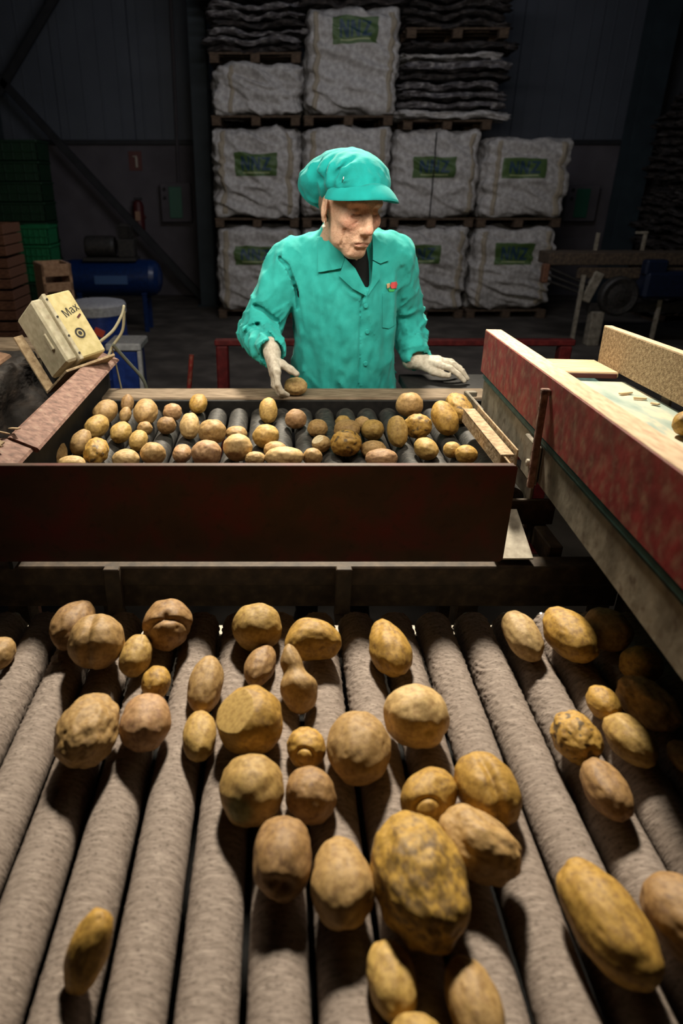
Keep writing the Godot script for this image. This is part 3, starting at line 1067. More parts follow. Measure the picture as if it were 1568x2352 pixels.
# w across, h high, l along the table (metres); yaw: its far end turned to the right, pitch: its near end lowered (degrees)
func potato(table: String, x: float, z: float, w: float, h: float, l: float, yaw: float, pitch: float, shape: String, tone: String, label: String) -> Node3D:
	potato_seed += 1
	var rot := Basis(Vector3.UP, -deg_to_rad(yaw)) * Basis(Vector3.RIGHT, deg_to_rad(pitch))
	var o := tag(potato_at(w, h, l, shape, tone, 5 if table == "f" else 4, rot), label, "potato", "potatoes on the front rollers" if table == "f" else "potatoes on the sorting table")
	var y := -INF
	if TABLES.has(table):
		for p: Vector3 in (o.mesh as ArrayMesh).surface_get_arrays(0)[Mesh.ARRAY_VERTEX]:
			var q := rot * p
			if q.y < 0.0:
				y = maxf(y, top_of_rollers(table, x + q.x) - q.y)
	o.transform = Transform3D(rot, Vector3(x, y - 0.0006, z))
	return o


func potato_at(w: float, h: float, l: float, shape: String, tone: String, level: int, rot: Basis) -> MeshInstance3D:
	rng.seed = 7000 + potato_seed * 13
	N.seed = 100 + potato_seed
	N.frequency = 1.0
	N.fractal_octaves = 2
	var s: Array = icosphere(level)
	var dirs: PackedVector3Array = s[0]
	var half := Vector3(w, h, l) * 0.5
	var inv := rot.inverse()
	var eye := (inv * Vector3(0.05, 0.62, 0.78)).normalized()      # the side that is up and in front
	var low := (inv * Vector3(0.0, 0.2, 1.0)).normalized()
	var rough := 0.065 if shape == "lumpy" else 0.042
	var power := rng.randf_range(2.05, 2.35)
	var dents := []
	for k in 7:
		var d := Vector3(rng.randfn(), rng.randfn(), rng.randfn()).normalized()
		dents.append([d, rng.randf_range(0.07, 0.12), rng.randf_range(0.012, 0.03)])
	if shape == "eye":
		dents.append([(low + eye * 0.6 + inv * Vector3(0.25, 0, 0)).normalized(), 0.16, 0.1])
	if shape == "hollow":
		dents.append([(low * 1.1 + inv * Vector3(0.1, 0.1, 0)).normalized(), 0.26, 0.26])
		dents.append([(low * 1.0 + inv * Vector3(-0.25, 0.35, 0)).normalized(), 0.16, 0.12])
	if shape == "crease":
		dents.append([(eye + inv * Vector3(0, 0.5, -0.2)).normalized(), 0.16, 0.16])
	var c1: Color = TONE[tone][0]
	var c2: Color = TONE[tone][1]
	var vary := rng.randf_range(0.9, 1.08)
	var mb := MB.new()
	mb.idx = (s[1] as PackedInt32Array).duplicate()
	var shift := Vector3(potato_seed * 3.1, 0, 0)
	var cut := (inv * Vector3(-0.5, 0.78, 0.22)).normalized()
	var knob := (low + inv * Vector3(-0.15, 0.25, 0)).normalized()
	for d in dirs:
		var r := 1.0 / pow(pow(absf(d.x), power) + pow(absf(d.y), power) + pow(absf(d.z), power), 1.0 / power)
		r = lerpf(1.0, r, 0.4)
		r *= 1.0 + rough * N.get_noise_3dv(d * 1.1 + shift) * 1.6 + 0.005 * N.get_noise_3dv(d * 4.0 + shift)
		if shape == "lumpy":
			r *= 1.0 + 0.03 * N.get_noise_3dv(d * 2.7 - shift)
		for e: Array in dents:
			var a: float = (d - e[0]).length() / e[1]
			if a < 2.5:
				r *= 1.0 - e[2] * exp(-a * a)
		var p := d * r
		match shape:
			"pear":
				var k := 0.86 + 0.2 * smoothstep(-0.7, 0.5, p.z)
				p.x *= k
				p.y *= k
			"peanut":
				var k2 := lerpf(0.68, 1.06, smoothstep(-0.35, 0.3, p.z)) - 0.12 * exp(-pow((p.z + 0.16) / 0.2, 2.0))
				p.x = p.x * k2 - 0.22 * (1.0 - smoothstep(-0.6, 0.3, p.z))
				p.y *= k2
			"kidney":
				p.z += 0.36 * p.x * p.x - 0.12
				p.z *= 1.0 - 0.12 * p.x
			"heart":
				p *= 1.0 - 0.17 * exp(-pow((p.x + 0.1) / 0.16, 2.0)) * smoothstep(-0.2, 0.7, d.dot(eye))
			"crease":
				var zz := d.dot((inv * Vector3(0.15, -0.25, 0.95)).normalized())
				p *= 1.0 - 0.13 * exp(-pow((zz - 0.35) / 0.1, 2.0))
				p.x *= 1.0 - 0.16 * smoothstep(0.0, 0.8, zz)
			"knob":
				var a := (d - knob).length()
				p *= 1.0 + 0.1 * exp(-a * a / 0.09) - 0.12 * exp(-pow((a - 0.46) / 0.08, 2.0))
			"cut":
				var over := p.dot(cut) - 0.76
				if over > 0.0:
					p -= cut * over * 0.85
		# colour: patches of paler and browner skin
		var nz := N.get_noise_3dv(d * 2.3 + shift * 2.0) * 0.75 + N.get_noise_3dv(d * 7.0 - shift) * 0.55
		var col := c1.lerp(c2, smoothstep(-0.05, 0.6, nz) * 0.8)
		if tone == "green":
			col = col.lerp(Color(0.2, 0.22, 0.085), smoothstep(0.55, 0.25, (d - (low + inv * Vector3(-0.35, 0.1, 0)).normalized()).length()) * 0.75)
		if tone == "giant":
			col = col.lerp(Color(0.07, 0.045, 0.03), smoothstep(0.2, 0.3, absf(N.get_noise_3dv(d * 3.2 + shift * 4.0))) * 0.5 * smoothstep(-0.3, 0.2, d.dot(low)))
		if shape == "cut":
			col = col.lerp(Color(0.6, 0.41, 0.14) if tone == "gold" else Color(0.72, 0.62, 0.42), smoothstep(0.745, 0.765, p.dot(cut)))
		if shape == "lumpy" and tone == "gold":
			col = col.lerp(Color(0.045, 0.035, 0.03), smoothstep(0.3, 0.42, N.get_noise_3dv(d * 1.9 + shift * 5.0)) * 0.8)  # near-black patches by noise on lumpy gold potatoes
		mb._add(p * half, Vector3.UP)
		mb.c[mb.c.size() - 1] = Color(col.r * vary, col.g * vary, col.b * vary)
	mb.smooth(0, 0)
	return obj("potato", mb, M["skin%d" % (potato_seed % 4)])


func place_potatoes() -> void:
	potato("f", -0.450, -0.891, 0.046, 0.042, 0.069, 0, 0, "plain", "tan", "potato cut by the picture edge on the outermost roller, below the dark beam")
	potato("f", -0.344, -0.946, 0.068, 0.061, 0.109, 7, 2, "plain", "brown", "brown potato half hidden behind a heart-shaped one near the dark end plate")
	potato("f", -0.290, -0.887, 0.088, 0.079, 0.100, 0, 0, "heart", "tan", "heart-shaped lumpy potato covering a browner one by the end plate")
	potato("f", -0.185, -0.943, 0.081, 0.073, 0.100, 0, 0, "crease", "brown", "brown potato with a hollow eye on top and a crease across its waist")
	potato("f", -0.227, -0.877, 0.050, 0.045, 0.080, 6, 10, "plain", "yellow", "slim egg-shaped potato upright between the heart-shaped and the creased one")
	potato("f", -0.186, -0.820, 0.044, 0.039, 0.060, 0, 0, "eye", "gold", "small bright yellow potato with a dark eye, below the slim egg-shaped one")
	potato("f", -0.257, -0.698, 0.081, 0.073, 0.118, 3, 0, "lumpy", "tan", "big lumpy potato with puckered eyes at its lower end, alone among pale rollers")
	potato("f", -0.184, -0.722, 0.069, 0.062, 0.092, 0, 0, "plain", "pink", "round pinkish potato beside the big lumpy puckered one")
	potato("f", -0.110, -0.809, 0.052, 0.047, 0.099, 6, 13, "plain", "tan", "long smooth tan potato leaning above a small oval one")
	potato("f", -0.109, -0.712, 0.046, 0.041, 0.086, -2, 1, "plain", "yellow", "small oval potato tucked against the big one with a sliced face")
	potato("f", -0.036, -0.940, 0.083, 0.074, 0.088, 0, 0, "plain", "yellow", "round pale yellow potato nearest the end plate, half shading a small brown one")
	potato("f", -0.029, -0.861, 0.047, 0.042, 0.086, 16, 4, "plain", "brown", "small brown potato leaning under the round pale yellow one")
	potato("f", 0.055, -0.903, 0.090, 0.064, 0.072, 0, 0, "kidney", "gold", "bean-shaped speckled potato lying across two rollers near the end plate")
	potato("f", 0.028, -0.811, 0.056, 0.051, 0.107, -9, 34, "peanut", "tan", "peanut-shaped potato with a narrow upper lobe below the bean-shaped one")
	potato("f", -0.039, -0.716, 0.090, 0.081, 0.101, 0, 0, "cut", "gold", "big angular potato with a flat sliced yellow face")
	potato("f", 0.037, -0.686, 0.053, 0.047, 0.058, 0, 0, "knob", "gold", "small potato with a ringed knob pointing at the viewer")
	potato("f", 0.105, -0.673, 0.083, 0.075, 0.110, 7, 0, "plain", "tan", "large smooth tan potato between the ringed-knob one and the palest round one")
	potato("f", -0.033, -0.606, 0.080, 0.072, 0.093, 7, 0, "plain", "green", "large potato with a greenish patch, below the sliced-face one")
	potato("f", 0.039, -0.603, 0.063, 0.057, 0.071, 0, 0, "plain", "brown", "round reddish brown potato beside the large greenish-patched one")
	potato("f", 0.178, -0.896, 0.065, 0.058, 0.123, -6, 5, "pear", "gold", "bright yellow pear-shaped potato with a blunt lower corner")
	potato("f", 0.189, -0.722, 0.088, 0.079, 0.093, 0, 0, "eye", "pale", "palest round potato, smooth, with one dimple at lower edge")
	potato("f", 0.184, -0.600, 0.060, 0.054, 0.081, 47, 0, "knob", "gold", "lumpy yellow potato with a dimpled end toward its two-lobed neighbour")
	potato("f", 0.256, -0.606, 0.074, 0.066, 0.101, -7, 0, "heart", "gold", "two-lobed yellow potato with a deep groove down its front")
	potato("f", 0.402, -0.925, 0.056, 0.051, 0.107, -5, 8, "plain", "pale", "smooth pale oval potato by itself on the fourth roller from the chute")
	potato("f", 0.476, -0.918, 0.072, 0.064, 0.123, -6, 1, "plain", "gold", "large golden oval potato near the end plate under the conveyor's shadow edge")
	potato("f", 0.545, -0.933, 0.071, 0.064, 0.084, -12, 0, "plain", "tan", "tan potato half in shade behind the large golden oval one")
	potato("f", 0.560, -0.846, 0.062, 0.054, 0.060, 0, 0, "plain", "gold", "potato in deepest shade right under the conveyor frame")
	potato("f", 0.533, -0.765, 0.063, 0.056, 0.103, -15, 0, "lumpy", "tan", "netted-skin potato in shade below the most shaded one")
	potato("f", 0.472, -0.772, 0.043, 0.039, 0.063, 0, 0, "eye", "gold", "small round golden potato with a dark sprout mark")
	potato("f", 0.474, -0.695, 0.053, 0.048, 0.088, -11, 0, "plain", "yellow", "plain oval yellow potato below the small round one with a sprout mark")
	potato("f", 0.401, -0.695, 0.061, 0.055, 0.081, 0, 0, "lumpy", "gold", "golden potato with a black patch on its side")
	potato("f", 0.406, -0.612, 0.050, 0.045, 0.088, -4, 0, "plain", "brown", "long brown pinkish potato upright under the black-patched one")
	potato("f", 0.538, -0.675, 0.032, 0.029, 0.055, 0, 0, "plain", "tan", "potato cut by the picture edge in the conveyor's shade")
	potato("f", 0.222, -0.524, 0.073, 0.066, 0.095, -43, 0, "lumpy", "tan", "blocky rough potato with grey scabs leaning on the giant one")
	potato("f", 0.148, -0.476, 0.097, 0.087, 0.145, -7, 0, "lumpy", "giant", "giant oval potato with dark cracked scabs, the largest on the rollers")
	potato("f", 0.004, -0.511, 0.066, 0.060, 0.096, 6, 0, "hollow", "brown", "brown potato with a deep hollow eye on its front")
	potato("f", 0.067, -0.483, 0.066, 0.059, 0.101, 0, 0, "pear", "tan", "pear-shaped tan potato standing next to the giant one")
	potato("f", 0.330, -0.438, 0.070, 0.063, 0.131, -12, 0, "plain", "gold", "very long golden potato lying along the gap in the front corner")
	potato("f", 0.411, -0.435, 0.074, 0.067, 0.100, -17, 0, "plain", "brown", "large blurred brown potato cut by the picture edge at the front corner")
	potato("f", 0.108, -0.392, 0.046, 0.041, 0.073, -4, 0, "plain", "yellow", "slim yellow potato below the giant one")
	potato("f", 0.121, -0.328, 0.053, 0.048, 0.057, 0, 0, "plain", "yellow", "potato mostly cut off by the lower picture edge, nearest of all")
	potato("f", 0.181, -0.368, 0.049, 0.044, 0.088, -7, 0, "plain", "tan", "blurred tan potato below the giant one, leaning to the long golden one")
	potato("f", -0.185, -0.411, 0.040, 0.036, 0.076, 26, 44, "plain", "gold", "slender golden potato lying slanted by itself near the front")
	potato("b", -0.534, -1.530, 0.054, 0.048, 0.088, 7, 9, "kidney", "tan", "curled potato beside the rusty side rail, nearest the front panel")
	potato("b", -0.483, -1.574, 0.048, 0.043, 0.080, 7, 21, "plain", "tan", "tan potato behind the mottled one, third from the rusty rail")
	potato("b", -0.429, -1.507, 0.057, 0.051, 0.094, -5, 10, "lumpy", "gold", "mottled golden potato leaning forward near the rusty rail")
	potato("b", -0.352, -1.468, 0.062, 0.046, 0.064, 0, 0, "plain", "pale", "pale potato showing only its top above the front panel, first beyond the mottled one")
	potato("b", -0.477, -1.809, 0.062, 0.056, 0.102, 8, 8, "plain", "tan", "round tan potato topping a pair by the rusty rail's far half")
	potato("b", -0.474, -1.694, 0.058, 0.053, 0.096, 9, 7, "plain", "yellow", "yellowish potato leaning under the round tan one by the rusty rail")
	potato("b", -0.435, -1.900, 0.037, 0.033, 0.061, 0, 37, "plain", "brown", "tiny brown potato far back just below the plank, near the rusty rail")
	potato("b", -0.404, -1.663, 0.053, 0.048, 0.087, 3, 4, "plain", "yellow", "yellow potato in a queue of three, lowest beneath two small ones")
	potato("b", -0.423, -1.811, 0.032, 0.029, 0.053, 3, 32, "plain", "tan", "very small tan potato wedged above the yellow one")
	potato("b", -0.364, -1.800, 0.066, 0.060, 0.109, -3, 8, "plain", "tan", "largest tan potato in the far row on the rusty-rail half")
	potato("b", -0.351, -1.707, 0.040, 0.036, 0.044, 0, 0, "plain", "tan", "small potato pressed between the largest far tan one and a yellow one")
	potato("b", -0.349, -1.606, 0.045, 0.040, 0.074, 3, 12, "plain", "yellow", "yellow potato lowest in a column below the largest far tan one")
	potato("b", -0.294, -1.494, 0.059, 0.053, 0.065, 0, 0, "plain", "tan", "tan potato at the panel edge between two pale ones")
	potato("b", -0.294, -1.823, 0.052, 0.047, 0.057, 6, 0, "plain", "pink", "pinkish potato lying over a greyer one near the far plank")
	potato("b", -0.294, -1.711, 0.049, 0.045, 0.054, -3, 0, "plain", "brown", "greyish brown potato below the pinkish one")
	potato("b", -0.231, -1.900, 0.052, 0.046, 0.085, 0, 11, "plain", "gold", "golden potato alone against the far plank")
	potato("b", -0.231, -1.691, 0.051, 0.046, 0.085, -3, 26, "plain", "pale", "pale upright potato with a bright end, left of the largest middle cluster")
	potato("b", -0.167, -1.634, 0.070, 0.061, 0.075, 0, 0, "plain", "tan", "broad tan potato atop the panel-side pair next to the pale upright one")
	potato("b", -0.229, -1.514, 0.044, 0.039, 0.071, 0, 0, "plain", "pink", "small orange-pink round potato alone at the panel edge")
	potato("b", -0.168, -1.486, 0.071, 0.061, 0.078, 0, 0, "plain", "pink", "big pinkish potato at the panel edge next to the orange-pink round one")
	potato("b", -0.108, -1.653, 0.055, 0.039, 0.056, 0, 0, "plain", "tan", "flat tan potato mostly hidden behind the large smooth one")
	potato("b", -0.097, -1.524, 0.070, 0.063, 0.073, -7, 0, "plain", "pale", "large smooth pale potato in the middle of the panel edge")
	potato("b", -0.055, -1.486, 0.048, 0.033, 0.040, 0, 0, "plain", "pale", "small pale potato squeezed at the panel beside the large smooth one")
	potato("b", -0.029, -1.830, 0.050, 0.045, 0.082, 0, 38, "plain", "yellow", "upright yellow potato below the gloved hand with the picked potato")
	potato("b", -0.032, -1.614, 0.067, 0.058, 0.074, 0, 0, "plain", "yellow", "yellow oval potato in front of the upright one under the hand")
	potato("b", 0.046, -1.767, 0.058, 0.052, 0.064, 0, 0, "plain", "pink", "reddish potato just below the potato held in the glove")
	potato("b", 0.102, -1.711, 0.054, 0.045, 0.060, 0, 0, "plain", "tan", "tan potato between the reddish one and the sliced one")
	potato("b", 0.105, -1.597, 0.047, 0.042, 0.051, 0, 0, "cut", "pale", "small potato with a white sliced end")
	potato("b", 0.173, -1.764, 0.041, 0.036, 0.045, 0, 0, "plain", "yellow", "small yellow potato peeping out behind a cluster of two")
	potato("b", 0.175, -1.669, 0.067, 0.051, 0.074, 0, 0, "plain", "tan", "tan potato resting behind the dark-streaked big one")
	potato("b", 0.163, -1.562, 0.074, 0.063, 0.081, 0, 0, "lumpy", "gold", "big potato with dark streaks at its lower edge, centre of its cluster")
	potato("b", 0.226, -1.768, 0.041, 0.036, 0.045, 0, 0, "plain", "tan", "small tan potato behind the round one beside the streaked cluster")
	potato("b", 0.241, -1.671, 0.058, 0.052, 0.063, 0, 0, "plain", "yellow", "round yellow potato next to the long upright speckled one")
	potato("b", 0.299, -1.637, 0.052, 0.047, 0.086, -4, 44, "plain", "yellow", "long speckled potato standing upright by itself")
	potato("b", 0.229, -1.550, 0.061, 0.043, 0.063, 0, 0, "plain", "tan", "tan potato behind the flat pinkish one at the panel")
	potato("b", 0.239, -1.483, 0.075, 0.042, 0.060, 0, 0, "plain", "pink", "flat pinkish potato at the panel edge below the tan one")
	potato("b", -0.008, -1.539, 0.056, 0.039, 0.055, 0, 0, "plain", "tan", "tan potato behind the widest one at the panel edge")
	potato("b", 0.013, -1.480, 0.090, 0.046, 0.060, 0, 0, "plain", "pale", "widest pale potato at the panel edge")
	potato("b", 0.079, -1.490, 0.046, 0.041, 0.043, 0, 0, "plain", "tan", "tan potato at the panel edge pressed to the widest pale one")
	potato("b", 0.367, -1.857, 0.076, 0.068, 0.083, 0, 0, "plain", "tan", "large rough tan potato against the plank near the conveyor board")
	potato("b", 0.360, -1.686, 0.070, 0.063, 0.077, -7, 0, "lumpy", "gold", "golden lumpy potato below the large rough one")
	potato("b", 0.436, -1.721, 0.066, 0.060, 0.109, -13, 29, "plain", "gold", "long golden potato slanting down toward the rail end")
	potato("b", 0.497, -1.819, 0.069, 0.062, 0.115, -8, 16, "lumpy", "gold", "big potato with dark scabs in the corner next to the bolted plate")
	potato("b", 0.355, -1.548, 0.054, 0.049, 0.083, -7, 0, "plain", "yellow", "smooth yellow potato alone on a roller below the slanting one")
	potato("b", 0.420, -1.555, 0.043, 0.039, 0.048, 0, 0, "plain", "yellow", "small bright potato behind a mottled one at the rail end")
	potato("b", 0.441, -1.505, 0.051, 0.042, 0.056, -6, 0, "plain", "gold", "mottled golden potato nearest the rail end at the panel edge")
	potato("b", -0.475, -1.457, 0.064, 0.035, 0.051, 0, 0, "plain", "pale", "pale potato of which a thin rim shows above the front panel")
	# one on the belt of the side conveyor, one in the worker's glove
	potato_seed += 1
	var o := potato_at(0.06, 0.045, 0.05, "kidney", "gold", 4, Basis())
	tag(o, "golden potato on the pale belt at the foot of the chipboard wall", "potato")
	o.position = Vector3(0.715, 1.1695, -1.134)
	potato_seed += 1
	o = potato_at(0.068, 0.054, 0.06, "plain", "pale", 5, Basis())
	tag(o, "pale potato held between thumb and fingers of the gloved hand", "potato")
	o.position = Vector3(0.05, 0.998, -1.99)


# ---------------------------------------------------------------- the worker
func V3(a: Array) -> Vector3:
	return Vector3(a[0], a[1], a[2])


func torso_into(f: Sdf, inset: float, sleeves: bool) -> void:
	var i := Vector3.ONE * inset
	f.ell(Vector3(0.195, 1.25, -2.2), Vector3(0.165, 0.18, 0.113) - i, 0.05)
	f.cone(Vector3(0.06, 1.332, -2.215), Vector3(0.33, 1.35, -2.215), 0.064 - inset, 0.06 - inset, 0.05)
	f.cone(Vector3(0.2, 1.33, -2.165), Vector3(0.194, 1.412, -2.15), 0.078 - inset, 0.068 - inset, 0.03)
	f.ell(Vector3(0.212, 1.08, -2.215), Vector3(0.163, 0.2, 0.124) - i, 0.06)
	f.ell(Vector3(0.215, 0.9, -2.24), Vector3(0.178, 0.2, 0.135) - i, 0.06)
	if sleeves:
		f.chain([Vector3(0.036, 1.322, -2.2), Vector3(-0.066, 1.118, -2.185)], [0.07 - inset, 0.06 - inset], 0.008)
		f.chain([Vector3(-0.066, 1.118, -2.185), Vector3(-0.022, 1.098, -2.03)], [0.06 - inset, 0.045 - inset], 0.008)
		f.chain([Vector3(0.348, 1.34, -2.215), Vector3(0.425, 1.13, -2.31)], [0.066 - inset, 0.055 - inset], 0.015)
		f.chain([Vector3(0.425, 1.13, -2.31), Vector3(0.442, 1.04, -2.215)], [0.056 - inset, 0.046 - inset], 0.012)


# a piece of cloth lying on the coat: outline in x, y; raised by «off» and as thick
func patch(f: Sdf, outline: PackedVector2Array, off: float, mb: MB, cell := 0.007) -> void:
	var edge := PackedVector2Array()
	for i in outline.size():
		var a := outline[i]
		var b := outline[(i + 1) % outline.size()]
		var n := maxi(1, int(a.distance_to(b) / cell))
		for k in n:
			edge.push_back(a.lerp(b, float(k) / n))
	var pts := edge.duplicate()
	var lo := edge[0]
	var hi := edge[0]
	for p in edge:
		lo = lo.min(p)
		hi = hi.max(p)
	var y := lo.y + cell * 0.5
	while y < hi.y:
		var x := lo.x + cell * 0.5
		while x < hi.x:
			var q := Vector2(x, y)
			if Geometry2D.is_point_in_polygon(q, edge):
				var near := 1.0
				for p in edge:
					near = minf(near, p.distance_to(q))
				if near > cell * 0.5:
					pts.push_back(q)
			x += cell
		y += cell
	var tri := Geometry2D.triangulate_delaunay(pts)
	var zs := PackedFloat32Array()
	for p in pts:
		var z := f.front(p.x, p.y)
		zs.push_back(z)
	for i in zs.size():
		if is_nan(zs[i]):
			var best := 9.0
			for j in zs.size():
				if not is_nan(zs[j]) and pts[j].distance_to(pts[i]) < best:
					best = pts[j].distance_to(pts[i])
					zs[i] = zs[j]
	var b0 := mb.v.size()
	var i0 := mb.idx.size()
	for i in pts.size():
		mb._add(Vector3(pts[i].x, pts[i].y, zs[i] + off), Vector3.UP)
	for t in range(0, tri.size(), 3):
		var c := (pts[tri[t]] + pts[tri[t + 1]] + pts[tri[t + 2]]) / 3.0
		if Geometry2D.is_point_in_polygon(c, edge):
			var s := (pts[tri[t + 1]] - pts[tri[t]]).cross(pts[tri[t + 2]] - pts[tri[t]])
			if s > 0:
				mb.idx.append_array([tri[t] + b0, tri[t + 2] + b0, tri[t + 1] + b0])
			else:
				mb.idx.append_array([tri[t] + b0, tri[t + 1] + b0, tri[t + 2] + b0])
	mb.smooth(b0, i0, Vector3(0, 0, 1))
	var m := edge.size()
	var mid := Vector2.ZERO
	for p in edge:
		mid += p / m
	for i in m:
		var j := (i + 1) % m
		var e := edge[j] - edge[i]
		var o := Vector3(e.y, -e.x, 0)
		if Geometry2D.is_polygon_clockwise(edge):
			o = -o
		mb.poly([Vector3(edge[i].x, edge[i].y, zs[i] + off), Vector3(edge[j].x, edge[j].y, zs[j] + off), Vector3(edge[j].x, edge[j].y, zs[j] - 0.004), Vector3(edge[i].x, edge[i].y, zs[i] - 0.004)], o)


func shifted(mb: MB, by: Vector3) -> MB:
	for i in mb.v.size():
		mb.v[i] += by
	return mb


func build_worker() -> void:
	var base := Vector3(0.205, 0, -2.25)
	var head := Transform3D(Basis(Vector3.UP, deg_to_rad(30)) * Basis(Vector3.RIGHT, deg_to_rad(12)) * Basis(Vector3(0, 0, 1), deg_to_rad(-3)), Vector3(0.2, 1.48, -2.086))
	N.seed = 77
	N.frequency = 1.0
	N.fractal_octaves = 2
	# ---- body: head in its own fine grid, everything else in one coarse grid, one mesh
	var hf := Sdf.new(Vector3(-0.105, -0.17, -0.13), Vector3(0.105, 0.14, 0.135), 0.0033)
	hf.ell(Vector3(0, 0.03, -0.015), Vector3(0.074, 0.088, 0.094), 0.01)
	hf.ell(Vector3(0, -0.045, 0.022), Vector3(0.056, 0.072, 0.066), 0.03)
	hf.cone(Vector3(-0.012, -0.1, 0.058), Vector3(0.012, -0.1, 0.058), 0.021, 0.021, 0.022)
	for s: float in [-1.0, 1.0]:
		hf.ell(Vector3(s * 0.042, -0.02, 0.055), Vector3(0.024, 0.021, 0.022), 0.022)
		hf.ell(Vector3(s * 0.044, -0.07, 0.03), Vector3(0.018, 0.026, 0.026), 0.02)
		hf.cone(Vector3(s * 0.012, 0.03, 0.076), Vector3(s * 0.05, 0.028, 0.062), 0.0115, 0.009, 0.016)
	hf.cone(Vector3(0, 0.02, 0.082), Vector3(0, -0.03, 0.1), 0.0095, 0.012, 0.012)
	hf.ell(Vector3(0, -0.036, 0.1), Vector3(0.0135, 0.0115, 0.014), 0.008)
	for s: float in [-1.0, 1.0]:
		hf.ell(Vector3(s * 0.0125, -0.04, 0.09), Vector3(0.0085, 0.008, 0.011), 0.006)
		hf.ell(Vector3(s * 0.032, 0.009, 0.087), Vector3(0.02, 0.014, 0.0185), 0.012, true)
		hf.ell(Vector3(s * 0.031, 0.006, 0.0615), Vector3(0.0145, 0.0115, 0.0145), 0.005)
		hf.cone(Vector3(s * 0.02, -0.004, 0.079), Vector3(s * 0.042, -0.006, 0.073), 0.0025, 0.002, 0.004, true)
		hf.cone(Vector3(s * 0.019, -0.038, 0.091), Vector3(s * 0.035, -0.078, 0.077), 0.0032, 0.0022, 0.006, true)
		hf.cone(Vector3(s * 0.022, -0.012, 0.082), Vector3(s * 0.046, -0.03, 0.072), 0.0012, 0.0006, 0.005, true)
		hf.cone(Vector3(s * 0.05, -0.035, 0.064), Vector3(s * 0.046, -0.085, 0.052), 0.0014, 0.001, 0.008, true)
		hf.cone(Vector3(s * 0.026, -0.082, 0.078), Vector3(s * 0.03, -0.1, 0.07), 0.0022, 0.0015, 0.007, true)
		hf.cone(Vector3(s * 0.005, -0.046, 0.1), Vector3(s * 0.006, -0.043, 0.092), 0.003, 0.003, 0.003, true)
	hf.ell(Vector3(0, -0.067, 0.077), Vector3(0.026, 0.012, 0.012), 0.012)
	hf.cone(Vector3(-0.019, -0.0675, 0.086), Vector3(0.019, -0.0675, 0.086), 0.0045, 0.0045, 0.005)
	hf.cone(Vector3(-0.016, -0.077, 0.084), Vector3(0.016, -0.077, 0.084), 0.006, 0.006, 0.006)
	hf.chain([Vector3(-0.026, -0.0755, 0.083), Vector3(0, -0.0715, 0.093), Vector3(0.026, -0.0755, 0.083)], [0.0016, 0.0022, 0.0016], 0.003, true)
	hf.cone(Vector3(-0.012, -0.088, 0.085), Vector3(0.012, -0.088, 0.085), 0.003, 0.003, 0.008, true)
	for s: float in [-1.0, 1.0]:
		var er := Basis(Vector3.UP, s * 0.35) * Basis(Vector3.RIGHT, -0.2)
		hf.ell(Vector3(s * 0.079, -0.004, -0.012), Vector3(0.0075, 0.031, 0.019), 0.006, false, er)
		hf.ell(Vector3(s * 0.086, 0.0, -0.008), Vector3(0.006, 0.019, 0.01), 0.005, true, er)
		hf.ell(Vector3(s * 0.077, -0.034, -0.004), Vector3(0.006, 0.009, 0.008), 0.006)
	hf.cone(Vector3(0.004, -0.07, -0.035), Vector3(0.0, -0.165, -0.085), 0.046, 0.038, 0.025)
	hf.bump(func(p: Vector3) -> float: return N.get_noise_3d(p.x * 60.0, p.y * 140.0, p.z * 60.0) * 0.0006 + N.get_noise_3dv(p * 45.0) * 0.0009, 0.012)
	var paint := func(p: Vector3) -> Color:
		var c := Color(0.66, 0.44, 0.32).lerp(Color(0.67, 0.37, 0.275), smoothstep(0.03, 0.008, (Vector3(absf(p.x), p.y, p.z) - Vector3(0.042, -0.022, 0.065)).length() * 0.8))
		c = c.lerp(Color(0.68, 0.37, 0.28), smoothstep(0.022, 0.008, (p - Vector3(0, -0.037, 0.105)).length()) * 0.8)
		if p.z > 0.06:
			c = c.lerp(Color(0.42, 0.2, 0.155), smoothstep(0.0065, 0.004, absf(p.y + 0.0725 + 6.0 * p.x * p.x)) * smoothstep(0.028, 0.02, absf(p.x)) * 0.8)
			var bx := absf(p.x)
			c = c.lerp(Color(0.2, 0.145, 0.1), smoothstep(0.0045, 0.002, absf(p.y - 0.034 + 5.0 * (bx - 0.03) * (bx - 0.03))) * smoothstep(0.01, 0.016, bx) * smoothstep(0.056, 0.048, bx) * (0.6 + 0.4 * N.get_noise_3dv(p * 900.0)))
			c = c.lerp(Color(0.16, 0.1, 0.08), smoothstep(0.0034, 0.0018, absf(p.y + 0.001 - 8.0 * (bx - 0.031) * (bx - 0.031))) * smoothstep(0.015, 0.012, absf(bx - 0.031)) * 0.8)
		c = c.lerp(Color(0.5, 0.29, 0.19), clampf(N.get_noise_3dv(p * 70.0) * 0.7, 0.0, 0.5))
		return c
	var skin := MB.new()
	hf.mesh(skin, paint)
	for i in skin.v.size():
		skin.v[i] = head * skin.v[i]
		skin.n[i] = head.basis * skin.n[i]
	var bf := Sdf.new(Vector3(-0.2, 0.0, -2.48), Vector3(0.62, 1.46, -1.95), 0.012)
	torso_into(bf, 0.029, true)
	bf.cone(Vector3(0.2, 1.42, -2.125), Vector3(0.205, 1.335, -2.17), 0.042, 0.045, 0.03)
	for s: Array in [[0.13, 0.11], [0.29, 0.31]]:
		bf.chain([Vector3(s[0], 0.88, -2.25), Vector3(s[0], 0.48, -2.23), Vector3(s[1], 0.07, -2.27)], [0.085, 0.052, 0.036], 0.03)
		bf.chain([Vector3(s[1], 0.045, -2.28), Vector3(s[1], 0.035, -2.13)], [0.036, 0.026], 0.02)
	bf.cone(Vector3(-0.022, 1.098, -2.05), Vector3(-0.02, 1.08, -2.0), 0.026, 0.02, 0.01)
